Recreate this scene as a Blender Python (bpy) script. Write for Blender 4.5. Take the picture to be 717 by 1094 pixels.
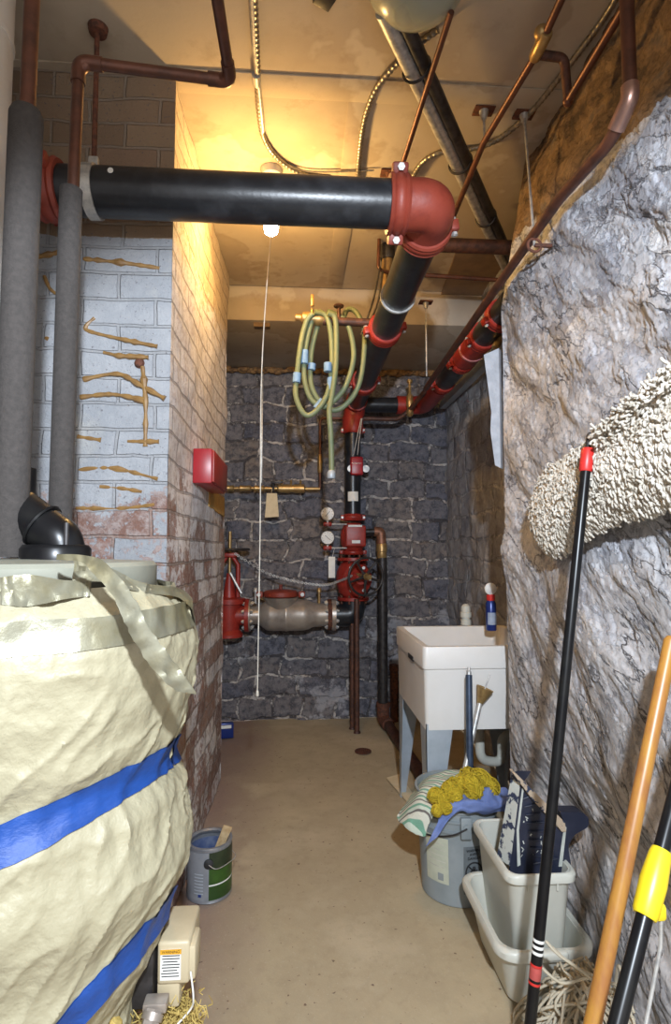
import bpy, bmesh, math, random
from mathutils import Vector, Matrix, noise
random.seed(7)
V = Vector; PI = math.pi
for o in list(bpy.data.objects): bpy.data.objects.remove(o)
S = bpy.context.scene; COL = S.collection
# ------------------------------------------------------------------ camera
FPX, CX, CY, H = 600.0, 358.5, 547.0, 1.263
PIT = math.atan(41/600); YAW = math.atan(40.5/600*math.cos(PIT))
cam = bpy.data.objects.new('camera', bpy.data.cameras.new('camera')); COL.objects.link(cam)
cam.location = (0, 0, H); cam.rotation_euler = (PI/2+PIT, 0, -YAW)
cam.data.sensor_fit = 'VERTICAL'; cam.data.sensor_height = 24; cam.data.lens = 24*FPX/1094
cam.data.clip_start = .02
S.camera = cam
# ------------------------------------------------------------------ world, light, exposure
w = bpy.data.worlds.new('world'); S.world = w; w.use_nodes = True
w.node_tree.nodes['Background'].inputs[0].default_value = (1.0, .96, .93, 1)
w.node_tree.nodes['Background'].inputs[1].default_value = 1.0
def spot(name, loc, tgt, energy, col, size, blend, rad):
    l = bpy.data.lights.new(name, 'SPOT'); l.energy = energy; l.color = col; l.spot_size = size; l.spot_blend = blend; l.shadow_soft_size = rad
    o = bpy.data.objects.new(name, l); COL.objects.link(o); o.location = loc
    o.rotation_euler = (V(tgt)-V(loc)).to_track_quat('-Z', 'Y').to_euler(); return o
spot('camera_flash', (.10, -.38, 1.94), (.24, .62, 1.31), 255, (.80, .89, 1.0), math.radians(98), .28, .035)  # cool flash, out of view above and behind the camera
S.view_settings.view_transform = 'Standard'; S.view_settings.look = 'None'
S.view_settings.gamma = 1; S.view_settings.exposure = .25; S.view_settings.use_curve_mapping = False
# ------------------------------------------------------------------ ray helpers (where a point of the photo lies at a known depth / plane)
def ray(u, v):
    x, y = (u-CX)/FPX, -(v-CY)/FPX
    yy = y*math.cos(PIT)+math.sin(PIT); f = math.cos(PIT)-y*math.sin(PIT)
    return V((x*math.cos(YAW)+f*math.sin(YAW), -x*math.sin(YAW)+f*math.cos(YAW), yy))
def A(u, v, x=None, y=None, z=None):
    r = ray(u, v)
    t = x/r.x if x is not None else y/r.y if y is not None else (z-H)/r.z
    return V((r.x*t, r.y*t, H+r.z*t))
# ------------------------------------------------------------------ materials
class NT:
    def __init__(s, name):
        s.m = bpy.data.materials.new(name); s.m.use_nodes = True; s.t = s.m.node_tree; s.n = s.t.nodes
        s.b = s.n['Principled BSDF']; s.co = s.n.new('ShaderNodeTexCoord').outputs['Object']
    def N(s, typ, **k):
        n = s.n.new(typ)
        for a, b in k.items():
            if a.startswith('_'): setattr(n, a[1:], b)
        return n
    def L(s, a, b): s.t.links.new(a, b)
    def sep(s, co=None):
        n = s.N('ShaderNodeSeparateXYZ'); s.L(co or s.co, n.inputs[0]); return n.outputs
    def noise(s, scale, det=6, rough=.6, co=None, stretch=None, dist=0):
        c = co or s.co
        if stretch:
            mp = s.N('ShaderNodeMapping'); mp.inputs['Scale'].default_value = stretch; s.L(c, mp.inputs[0]); c = mp.outputs[0]
        n = s.N('ShaderNodeTexNoise'); n.inputs['Scale'].default_value = scale; n.inputs['Detail'].default_value = det
        n.inputs['Roughness'].default_value = rough; n.inputs['Distortion'].default_value = dist
        s.L(c, n.inputs['Vector']); return n
    def ramp(s, f, stops):
        n = s.N('ShaderNodeValToRGB'); e = n.color_ramp.elements
        while len(e) < len(stops): e.new(.5)
        for i, (p, c) in enumerate(stops):
            e[i].position = p; e[i].color = (c, c, c, 1) if isinstance(c, (int, float)) else (*c, 1)
        s.L(f, n.inputs[0]); return n.outputs[0]
    def mix(s, f, a, b, mode='MIX'):
        n = s.N('ShaderNodeMix'); n.data_type = 'RGBA'; n.blend_type = mode
        for k, val in ((0, f), (6, a), (7, b)):
            if isinstance(val, (int, float)): n.inputs[k].default_value = val if k == 0 else (val, val, val, 1)
            elif isinstance(val, tuple): n.inputs[k].default_value = (*val, 1)
            else: s.L(val, n.inputs[k])
        return n.outputs[2]
    def math(s, op, a, b=0, c=0):
        n = s.N('ShaderNodeMath'); n.operation = op
        for k, val in enumerate((a, b, c)):
            if isinstance(val, (int, float)): n.inputs[k].default_value = val
            else: s.L(val, n.inputs[k])
        return n.outputs[0]
    def bump(s, h, strength=.5, dist=.01):
        n = s.N('ShaderNodeBump'); n.inputs['Strength'].default_value = strength; n.inputs['Distance'].default_value = dist
        s.L(h, n.inputs['Height']); s.L(n.outputs[0], s.b.inputs['Normal'])
    def fin(s, col=None, rough=.6, metal=0, spec=.5):
        if col is not None:
            if isinstance(col, tuple): s.b.inputs['Base Color'].default_value = (*col, 1)
            else: s.L(col, s.b.inputs['Base Color'])
        if isinstance(rough, (int, float)): s.b.inputs['Roughness'].default_value = rough
        else: s.L(rough, s.b.inputs['Roughness'])
        s.b.inputs['Metallic'].default_value = metal; s.b.inputs['Specular IOR Level'].default_value = spec
        return s.m
def M(name, c, rough=.5, metal=0, c2=None, scale=25, lo=.42, hi=.62, bump=0, bs=None, spec=.5, stretch=None):
    t = NT(name); n = t.noise(scale, stretch=stretch)
    c2 = c2 or tuple(x*.75 for x in c)
    col = t.ramp(n.outputs[0], [(lo, c), (hi, c2)])
    if bump:
        b = t.noise(bs or scale*4, stretch=stretch); t.bump(b.outputs[0], bump, .004)
    return t.fin(col, rough, metal, spec)
m_black = M('black_pipe_paint', (.012, .014, .018), .32, 0, (.035, .038, .045), 14, .45, .75, .15, 60)
m_red = M('red_enamel', (.33, .030, .020), .42, 0, (.23, .020, .014), 18, .45, .7, .25, 50)
m_red2 = M('orange_red_cast_iron', (.25, .040, .022), .5, 0, (.18, .026, .016), 16, .45, .7, .3, 50)
m_redbox = M('red_painted_steel', (.36, .014, .022), .35, 0, (.30, .012, .018), 10)
m_cop = M('old_copper', (.15, .060, .038), .42, .45, (.085, .040, .028), 22, .4, .65)
m_copd = M('rusty_brown_pipe', (.13, .055, .035), .55, .3, (.06, .03, .024), 30, .4, .6, .2)
m_rust = M('rust', (.16, .055, .03), .8, .1, (.07, .03, .02), 60, .4, .6, .3)
m_brass = M('brass', (.45, .31, .13), .38, .6, (.36, .22, .09), 40)
m_steel = M('galvanised_steel', (.56, .55, .52), .42, .45, (.36, .36, .36), 40)
m_stain = M('dull_stainless', (.46, .41, .36), .36, .5, (.34, .29, .25), 14, .4, .65, .1)
m_dark = M('dark_grey_metal', (.06, .055, .055), .45, .5, (.03, .028, .028), 30)
m_foam = M('grey_foam_insulation', (.058, .050, .046), .95, 0, (.042, .037, .034), 90, .35, .65, .5, 220)
m_white = M('white_enamel', (.78, .78, .76), .5, 0, (.68, .68, .66), 6)
m_duct = M('white_duct_paint', (.66, .64, .60), .5, 0, (.56, .53, .48), 5)
m_plas = M('white_plastic', (.60, .60, .53), .4, 0, (.53, .52, .45), 5, .4, .7)
m_tub = M('off_white_tub_plastic', (.72, .70, .67), .38, 0, (.66, .64, .60), 5, .4, .7, .04, 150)
m_leg = M('pale_blue_grey_steel', (.42, .47, .52), .45, .2, (.35, .40, .45), 8)
m_buck = M('grey_bucket_plastic', (.27, .30, .31), .5, 0, (.22, .25, .26), 8)
m_wood = M('varnished_wood', (.40, .19, .035), .38, 0, (.32, .13, .035), 30, .4, .6, stretch=(1, 1, .12))
m_stick = M('raw_wood', (.55, .40, .22), .7, 0, (.4, .26, .12), 40, .4, .6)
m_bpole = M('black_gloss_pole', (.006, .006, .007), .3, 0, (.010, .010, .010), 20, spec=.3)
m_yel = M('yellow_plastic', (.80, .62, .02), .35, 0, (.72, .54, .015), 8)
m_rplas = M('red_plastic', (.60, .03, .025), .4, 0, (.5, .025, .02), 8)
m_yarn = M('off_white_cotton_yarn', (.68, .63, .55), .95, 0, (.46, .41, .33), 14, .4, .7, .6, 400)
m_yarn2 = M('dirty_white_string', (.56, .50, .38), .95, 0, (.38, .32, .22), 9, .4, .7, .6, 400)
m_blue = M('blue_tape', (.010, .065, .30), .5, 0, (.008, .050, .23), 18, .4, .7, .4, 60, stretch=(1, 1, 2))
m_silver = M('silver_foil_tape', (.28, .27, .20), .30, .45, (.22, .19, .10), 9, .4, .65, .5, 26)
m_lid = M('cream_painted_steel', (.30, .295, .235), .45, 0, (.25, .25, .20), 8)
m_cream = M('cream_plastic', (.52, .44, .29), .42, 0, (.47, .39, .25), 10)
m_glasswool = M('yellow_glass_wool', (.62, .46, .14), .95, 0, (.42, .30, .08), 30, .4, .6, .8, 120)
m_hose = M('green_hose', (.20, .23, .12), .5, 0, (.15, .20, .12), 8)
m_hblue = M('light_blue_tape', (.20, .36, .62), .6, 0, (.14, .28, .5), 20)
m_tag = M('manila_tag', (.72, .60, .40), .8, 0, (.66, .54, .34), 20)
m_paper = M('white_paper_label', (.78, .78, .74), .6, 0, (.72, .72, .68), 30)
m_ink = M('black_ink', (.02, .02, .022), .6)
m_cord = M('white_cord', (.75, .70, .60), .8)
m_flex = M('armoured_cable_steel', (.36, .33, .28), .38, .8, (.26, .23, .19), 40)
m_traypl = M('dark_blue_tray_plastic', (.014, .018, .036), .4, 0, (.028, .032, .055), 12)
m_dpaint = M('dried_pale_paint', (.50, .52, .48), .5, 0, (.42, .44, .40), 30)
m_ycloth = M('yellow_cloth', (.50, .37, .02), .9, 0, (.38, .27, .01), 60, .4, .6, .9, 130)
m_bcloth = M('periwinkle_cloth', (.16, .22, .46), .9, 0, (.12, .17, .38), 14, .4, .7, .4, 160)
m_smear = M('dried_brown_glue', (.30, .17, .055), .45, 0, (.22, .12, .04), 30)
m_can = M('paint_can_tin', (.36, .38, .42), .35, .6, (.28, .3, .33), 20)
m_canlab = M('grey_can_label', (.24, .25, .27), .45, 0, (.20, .21, .23), 20)
m_green = M('green_can_label', (.04, .11, .012), .4, 0, (.02, .055, .01), 9, .4, .6)
m_dgreen = M('dark_can_label', (.018, .03, .014), .4, 0, (.03, .045, .02), 20)
m_bpaint = M('dried_blue_paint', (.06, .09, .20), .4, 0, (.14, .17, .26), 20)
m_bluecan = M('blue_can_paint', (.015, .04, .20), .3, .2, (.015, .03, .18), 20)
m_pole2 = M('blue_grey_metal_pole', (.07, .10, .16), .35, .5, (.05, .07, .11), 20)
m_board = M('brown_hardboard', (.26, .17, .10), .8, 0, (.20, .13, .08), 8)
m_warn = M('orange_warning_ink', (.72, .36, .02), .5)

def ceiling_mat():
    t = NT('ceiling_plaster')
    n = t.noise(1.6, 5, .55); n2 = t.noise(9, 8, .65); n3 = t.noise(60, 4, .6)
    col = t.ramp(n.outputs[0], [(.38, (.50, .42, .32)), (.5, (.43, .35, .26)), (.52, (.53, .46, .36)), (.7, (.46, .38, .29))])
    col = t.mix(t.ramp(n2.outputs[0], [(.55, 0), (.72, .55)]), col, (.33, .25, .17))
    t.bump(t.mix(.3, n2.outputs[0], n3.outputs[0]), .25, .006)
    return t.fin(col, .85)
def floor_mat():
    t = NT('concrete_floor'); x, y, z = t.sep()
    n = t.noise(1.5, 7, .62); n2 = t.noise(18, 8, .7); n3 = t.noise(140, 3, .6)
    col = t.ramp(n.outputs[0], [(.35, (.50, .41, .265)), (.5, (.42, .34, .22)), (.66, (.53, .44, .30))])
    col = t.mix(t.ramp(n2.outputs[0], [(.5, 0), (.75, .5)]), col, (.32, .25, .16))
    # purple-grey damp staining beside the pier (its own shape, follows noise)
    e = t.math('ADD', x, t.math('MULTIPLY', t.math('SUBTRACT', n.outputs[0], .5), .7))
    col = t.mix(t.ramp(e, [(0, .85), (.001, .85)]) if False else t.math('MULTIPLY', t.math('SUBTRACT', 1, t.math('SMOOTH_MIN', 1, t.math('MAXIMUM', 0, t.math('MULTIPLY', t.math('ADD', e, .42), 3.4)), .05)), .8), col, (.24, .155, .14))
    col = t.mix(t.ramp(n3.outputs[0], [(.62, 0), (.72, .55)]), col, (.52, .45, .34))
    col = t.mix(t.ramp(t.noise(55, 2, .5).outputs[0], [(.70, 0), (.74, .8)]), col, (.10, .05, .035))
    t.bump(t.mix(.5, n2.outputs[0], n3.outputs[0]), .35, .004)
    return t.fin(col, .72)
def brick_mat(side):
    t = NT('brick_' + side); x, y, z = t.sep()
    cv = t.N('ShaderNodeCombineXYZ'); hco = x if side == 'front' else y
    wob = t.noise(5, 3, .5)
    t.L(t.math('ADD', hco, t.math('MULTIPLY', t.math('SUBTRACT', wob.outputs[0], .5), .03)), cv.inputs[0])
    t.L(t.math('ADD', z, t.math('MULTIPLY', t.math('SUBTRACT', t.noise(7, 3, .5, dist=.4).outputs[0], .5), .022)), cv.inputs[1])
    b = t.N('ShaderNodeTexBrick'); t.L(cv.outputs[0], b.inputs['Vector']); b.inputs['Scale'].default_value = 1
    b.inputs['Brick Width'].default_value = .235; b.inputs['Row Height'].default_value = .087
    b.inputs['Mortar Size'].default_value = .006; b.inputs['Mortar Smooth'].default_value = .35; b.inputs['Bias'].default_value = -.1
    b.inputs['Color1'].default_value = (0, 0, 0, 1); b.inputs['Color2'].default_value = (1, 1, 1, 1); b.inputs['Mortar'].default_value = (.5, .5, .5, 1)
    raw = t.ramp(b.outputs['Color'], [(0, (.22, .085, .055)), (.35, (.30, .13, .08)), (.7, (.19, .10, .078)), (1, (.36, .20, .13))])
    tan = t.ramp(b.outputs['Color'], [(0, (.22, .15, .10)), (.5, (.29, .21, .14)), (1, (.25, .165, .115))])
    n = t.noise(4.5, 8, .68); n2 = t.noise(26, 7, .72); n3 = t.noise(100, 3, .6)
    raw = t.mix(t.ramp(n2.outputs[0], [(.45, 0), (.62, .8)]), raw, (.40, .34, .32))
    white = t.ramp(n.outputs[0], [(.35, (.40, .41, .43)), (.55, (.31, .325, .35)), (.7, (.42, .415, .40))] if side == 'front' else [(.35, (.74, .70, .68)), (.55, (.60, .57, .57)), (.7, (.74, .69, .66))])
    # where the whitewash is lost: more towards the floor, patchy
    hgt = t.math('MULTIPLY', t.math('SUBTRACT', 1.46 if side == 'front' else 1.5, z), .9 if side == 'front' else .36)
    wear = t.math('ADD', t.math('ADD', t.math('MULTIPLY', n.outputs[0], .55), t.math('MULTIPLY', n2.outputs[0], .45)), t.math('MINIMUM', .085 if side == 'front' else .10, t.math('MAXIMUM', -.12 if side == 'front' else -.10, hgt)))
    wear = t.math('ADD', wear, t.math('MULTIPLY', t.math('SUBTRACT', b.outputs['Color'], .5), .16))
    wm = t.ramp(wear, [(.555, 0), (.585, 1)])
    col = t.mix(wm, white, raw)
    if side == 'side': col = t.mix(t.ramp(n2.outputs[0], [(.50, 0), (.56, .45)]), col, (.34, .25, .22))
    # pipe shadow and shade above the light's cutoff, painted on as tan
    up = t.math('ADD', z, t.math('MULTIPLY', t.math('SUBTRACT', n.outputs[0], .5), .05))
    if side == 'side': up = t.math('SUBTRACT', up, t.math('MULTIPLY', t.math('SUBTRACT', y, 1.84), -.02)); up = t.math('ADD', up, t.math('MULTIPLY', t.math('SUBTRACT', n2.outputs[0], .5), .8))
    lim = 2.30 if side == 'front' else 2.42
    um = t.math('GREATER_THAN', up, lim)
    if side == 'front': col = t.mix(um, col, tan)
    else: col = t.mix(t.math('MULTIPLY', um, .6), col, (.50, .36, .20))  # warm glow of the bulb painted into the upper side face
    mort = t.mix(wm, (.27, .265, .26) if side == 'front' else (.20, .17, .16), (.24, .20, .17))
    col = t.mix(t.math('MULTIPLY', b.outputs['Fac'], .35 if side == 'front' else .6), col, mort)
    col = t.mix(t.ramp(n3.outputs[0], [(.64, 0), (.68, .7)]), col, (.12, .11, .12))
    hh = t.math('SUBTRACT', t.math('ADD', t.math('MULTIPLY', n2.outputs[0], .5), t.math('MULTIPLY', n3.outputs[0], .15)), t.math('MULTIPLY', b.outputs['Fac'], .7))
    t.bump(hh, 1.0, .016)
    return t.fin(col, .8)
def stone_mat(pale=0):
    # squared dark rubble in irregular courses with pale mortar
    t = NT('pale_rubble_stone' if pale else 'dark_rubble_stone'); x, y, z = t.sep()
    h = t.math('ADD', x, t.math('MULTIPLY', y, -1))
    w1 = t.noise(2.2, 4, .55); w2 = t.noise(2.6, 4, .55, stretch=(1.3, 1.3, 1))
    cv = t.N('ShaderNodeCombineXYZ')
    t.L(t.math('ADD', h, t.math('MULTIPLY', t.math('SUBTRACT', w1.outputs[0], .5), .20)), cv.inputs[0])
    t.L(t.math('ADD', z, t.math('MULTIPLY', t.math('SUBTRACT', w2.outputs[0], .5), .17)), cv.inputs[1])
    b = t.N('ShaderNodeTexBrick'); t.L(cv.outputs[0], b.inputs['Vector']); b.inputs['Scale'].default_value = 1
    b.inputs['Brick Width'].default_value = .33; b.inputs['Row Height'].default_value = .150; b.offset = .42; b.squash = .7; b.squash_frequency = 3
    b.inputs['Mortar Size'].default_value = .014; b.inputs['Mortar Smooth'].default_value = .6
    b.inputs['Color1'].default_value = (0, 0, 0, 1); b.inputs['Color2'].default_value = (1, 1, 1, 1); b.inputs['Mortar'].default_value = (.5, .5, .5, 1)
    n = t.noise(5, 9, .7); n2 = t.noise(22, 8, .72); n3 = t.noise(80, 4, .65)
    st = t.ramp(b.outputs['Color'], [(0, (.12, .127, .175)), (.4, (.19, .185, .21)), (.7, (.24, .205, .185)), (1, (.16, .175, .235))])
    st = t.mix(t.ramp(n.outputs[0], [(.42, 0), (.62, .75)]), st, (.20, .19, .20))
    st = t.mix(t.ramp(n2.outputs[0], [(.45, 0), (.6, .8)]), st, (.05, .052, .07))
    st = t.mix(t.ramp(n3.outputs[0], [(.55, 0), (.7, .55)]), st, (.30, .29, .30))
    low = t.math('SUBTRACT', .5, t.math('MULTIPLY', z, .7))
    gate = t.ramp(t.math('ADD', n.outputs[0], t.math('MULTIPLY', t.math('SUBTRACT', n2.outputs[0], .5), .7)), [(.44, 0.0), (.56, 1)])
    mor = t.math('MULTIPLY', t.ramp(t.math('ADD', b.outputs['Fac'], t.math('MULTIPLY', t.math('SUBTRACT', n2.outputs[0], .5), .9)), [(.35, 0), (.75, 1)]), gate)
    mc = t.ramp(n2.outputs[0], [(.35, (.40, .37, .35)), (.65, (.62, .58, .55))])
    col = t.mix(mor, st, mc)
    col = t.mix(t.math('MULTIPLY', t.math('SUBTRACT', 1, mor), t.math('MULTIPLY', b.outputs['Fac'], .8)), col, (.05, .045, .05))
    if pale: col = t.mix(t.ramp(n.outputs[0], [(.40, .35), (.55, .8)]), col, t.ramp(n2.outputs[0], [(.4, (.36, .355, .37)), (.6, (.54, .53, .54))]))
    # spilled lime patches
    pt = t.ramp(t.math('ADD', t.noise(1.9, 8, .72).outputs[0], t.math('MULTIPLY', low, .05)), [(.57, 0), (.60, .75)])
    col = t.mix(pt, col, (.42, .42, .45))
    t.bump(t.math('SUBTRACT', t.math('ADD', n.outputs[0], t.math('MULTIPLY', n2.outputs[0], .7)), t.math('MULTIPLY', b.outputs['Fac'], .35)), .9, .03)
    return t.fin(col, .8)
def plaster_stone_mat(light=1.0):
    # grey flaking limewash over rough rock, shade above the light's cutoff painted in brown
    t = NT('flaking_limewashed_rock'); x, y, z = t.sep()
    co = t.N('ShaderNodeCombineXYZ'); t.L(x, co.inputs[0])
    # bedding planes dip towards the near floor
    t.L(t.math('ADD', t.math('MULTIPLY', y, .80), t.math('MULTIPLY', z, .60)), co.inputs[1])
    t.L(t.math('SUBTRACT', t.math('MULTIPLY', z, .80), t.math('MULTIPLY', y, .60)), co.inputs[2])
    co = co.outputs[0]
    n = t.noise(2.4, 10, .62, co=co, stretch=(1, .9, 1.5)); n2 = t.noise(8, 10, .66, co=co, stretch=(1, .9, 1.45)); n3 = t.noise(60, 6, .75); n4 = t.noise(1.1, 5, .6)
    mp = t.N('ShaderNodeMapping'); mp.inputs['Scale'].default_value = (1, 1.3, 3.6); t.L(co, mp.inputs[0])
    p1 = t.ramp(n.outputs[0], [(.488, 0), (.502, 1)]); p2 = t.ramp(n2.outputs[0], [(.50, 0), (.515, 1)]); p3 = t.ramp(n2.outputs[0], [(.40, 1), (.415, 0)]); p4 = t.ramp(n.outputs[0], [(.60, 0), (.61, 1)])
    col = t.ramp(n4.outputs[0], [(.38, (.31, .32, .365)), (.5, (.42, .43, .475)), (.62, (.36, .37, .40))])
    col = t.mix(t.math('MULTIPLY', p1, .75), col, (.54, .55, .59))
    col = t.mix(t.math('MULTIPLY', p2, .45), col, (.60, .585, .58))
    col = t.mix(t.math('MULTIPLY', p3, .6), col, (.19, .19, .22))
    col = t.mix(t.math('MULTIPLY', p4, .7), col, (.70, .67, .645))
    col = t.mix(t.ramp(n3.outputs[0], [(.50, 0), (.62, .6)]), col, (.23, .225, .24))
    col = t.mix(t.ramp(n3.outputs[0], [(.36, .5), (.46, 0)]), col, (.66, .65, .65))
    dm = t.math('MULTIPLY', t.math('MINIMUM', 1, t.math('MAXIMUM', 0, t.math('MULTIPLY', t.math('SUBTRACT', 1.30, z), 1.1))), t.ramp(n4.outputs[0], [(.3, .55), (.6, 1)]))
    col = t.mix(t.math('MULTIPLY', dm, .55), col, t.ramp(n2.outputs[0], [(.38, (.20, .18, .155)), (.47, (.34, .30, .265)), (.50, (.46, .42, .38)), (.62, (.54, .49, .45))]))
    vo = t.N('ShaderNodeTexNoise'); t.L(mp.outputs[0], vo.inputs['Vector'])
    vo.inputs['Scale'].default_value = 2.0; vo.inputs['Detail'].default_value = 9; vo.inputs['Roughness'].default_value = .58; vo.inputs['Distortion'].default_value = .25
    cr = t.ramp(t.math('ABSOLUTE', t.math('SUBTRACT', vo.outputs[0], .5)), [(.0, 1), (.010, 0)])
    cr = t.math('MULTIPLY', cr, t.ramp(n4.outputs[0], [(.42, .0), (.52, 1)]))
    col = t.mix(t.math('MULTIPLY', cr, .9), col, (.05, .045, .05))
    hgt = t.math('ADD', t.math('ADD', t.math('MULTIPLY', p1, .35), t.math('MULTIPLY', p2, .25)), t.math('SUBTRACT', t.math('MULTIPLY', p4, .2), t.math('MULTIPLY', p3, .3)))
    # upper shade beyond the light's cutoff, put into the colour as brown
    lim = t.math('ADD', t.math('MULTIPLY', t.math('SUBTRACT', y, 1.12), .24), 2.285)
    up = t.math('GREATER_THAN', t.math('ADD', z, t.math('MULTIPLY', t.math('SUBTRACT', n2.outputs[0], .5), .16)), lim)
    br = t.ramp(n2.outputs[0], [(.36, (.055, .036, .024)), (.47, (.17, .105, .055)), (.56, (.25, .16, .085)), (.66, (.14, .11, .085))])
    br = t.mix(t.ramp(n3.outputs[0], [(.5, 0), (.62, .6)]), br, (.07, .045, .03))
    col = t.mix(up, col, br)
    t.bump(t.math('SUBTRACT', t.math('ADD', hgt, t.math('ADD', t.math('MULTIPLY', n2.outputs[0], .3), t.math('MULTIPLY', n3.outputs[0], .25))), t.math('MULTIPLY', cr, .7)), .8, .012)
    return t.fin(col, .82)
def blanket_mat():
    t = NT('cream_vinyl_blanket')
    n = t.noise(2.5, 5, .6); n2 = t.noise(14, 6, .6, stretch=(1, 1, .8)); n3 = t.noise(120, 3, .5)
    col = t.ramp(n.outputs[0], [(.38, (.40, .365, .245)), (.6, (.34, .305, .20))])
    col = t.mix(t.ramp(n2.outputs[0], [(.60, 0), (.74, .35)]), col, (.27, .235, .155))
    t.bump(t.mix(.35, n2.outputs[0], n3.outputs[0]), .55, .008)
    return t.fin(col, .5)
def towel_mat():
    t = NT('striped_towel'); x, y, z = t.sep()
    s_ = t.math('FRACT', t.math('MULTIPLY', t.math('ADD', t.math('MULTIPLY', x, .8), t.math('ADD', t.math('MULTIPLY', y, .9), t.math('MULTIPLY', z, .15))), 26))
    col = t.ramp(s_, [(.0, (.16, .34, .24)), (.22, (.18, .36, .26)), (.25, (.62, .62, .52)), (.55, (.62, .62, .52)), (.58, (.14, .13, .12)), (.70, (.14, .13, .12)), (.73, (.52, .58, .48))])
    t.bump(t.noise(160, 3).outputs[0], .7, .004)
    return t.fin(col, .95)
m_ceil, m_floor = ceiling_mat(), floor_mat()
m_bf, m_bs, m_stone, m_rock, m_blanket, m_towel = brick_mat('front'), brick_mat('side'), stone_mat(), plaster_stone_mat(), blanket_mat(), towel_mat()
def glass_mat(name, col, rough, trans):
    t = NT(name); t.b.inputs['Transmission Weight'].default_value = trans; t.b.inputs['Subsurface Weight'].default_value = 0; t.b.inputs['IOR'].default_value = 1.3
    return t.fin(col, rough)
m_glass = glass_mat('frosted_glass', (.80, .84, .74), .22, .75)
m_lampglow = bpy.data.materials.new('lit_bulb'); m_lampglow.use_nodes = True
_b = m_lampglow.node_tree.nodes['Principled BSDF']; _b.inputs['Emission Color'].default_value = (1, .60, .20, 1); _b.inputs['Emission Strength'].default_value = 520; _b.inputs['Base Color'].default_value = (1, .9, .7, 1)

# ------------------------------------------------------------------ mesh builder
def cat(pts, n=6, closed=False):
    pts = [V(p) for p in pts]; out = []; k = len(pts); rng = k if closed else k-1
    for i in range(rng):
        g = (lambda j: pts[j % k]) if closed else (lambda j: pts[min(max(j, 0), k-1)])
        p0, p1, p2, p3 = g(i-1), g(i), g(i+1), g(i+2)
        for s in range(n):
            t = s/n
            out.append(.5*((2*p1)+(p2-p0)*t+(2*p0-5*p1+4*p2-p3)*t*t+(3*p1-p0-3*p2+p3)*t**3))
    if not closed: out.append(pts[-1])
    return out
def basis(a):
    a = V(a).normalized(); u = a.cross(V((0, 0, 1)) if abs(a.z) < .9 else V((0, 1, 0))).normalized(); return a, u, a.cross(u).normalized()
def fillet(pts, r, n=6):
    pts = [V(p) for p in pts]; out = [pts[0]]
    for i in range(1, len(pts)-1):
        a, b, c = pts[i-1], pts[i], pts[i+1]; d1 = (a-b); d2 = (c-b); q = min(r, d1.length*.45, d2.length*.45)
        s, e = b+d1.normalized()*q, b+d2.normalized()*q
        for k in range(n+1):
            t = k/n; out.append((1-t)**2*s+2*t*(1-t)*b+t*t*e)
    out.append(pts[-1]); return out
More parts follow.
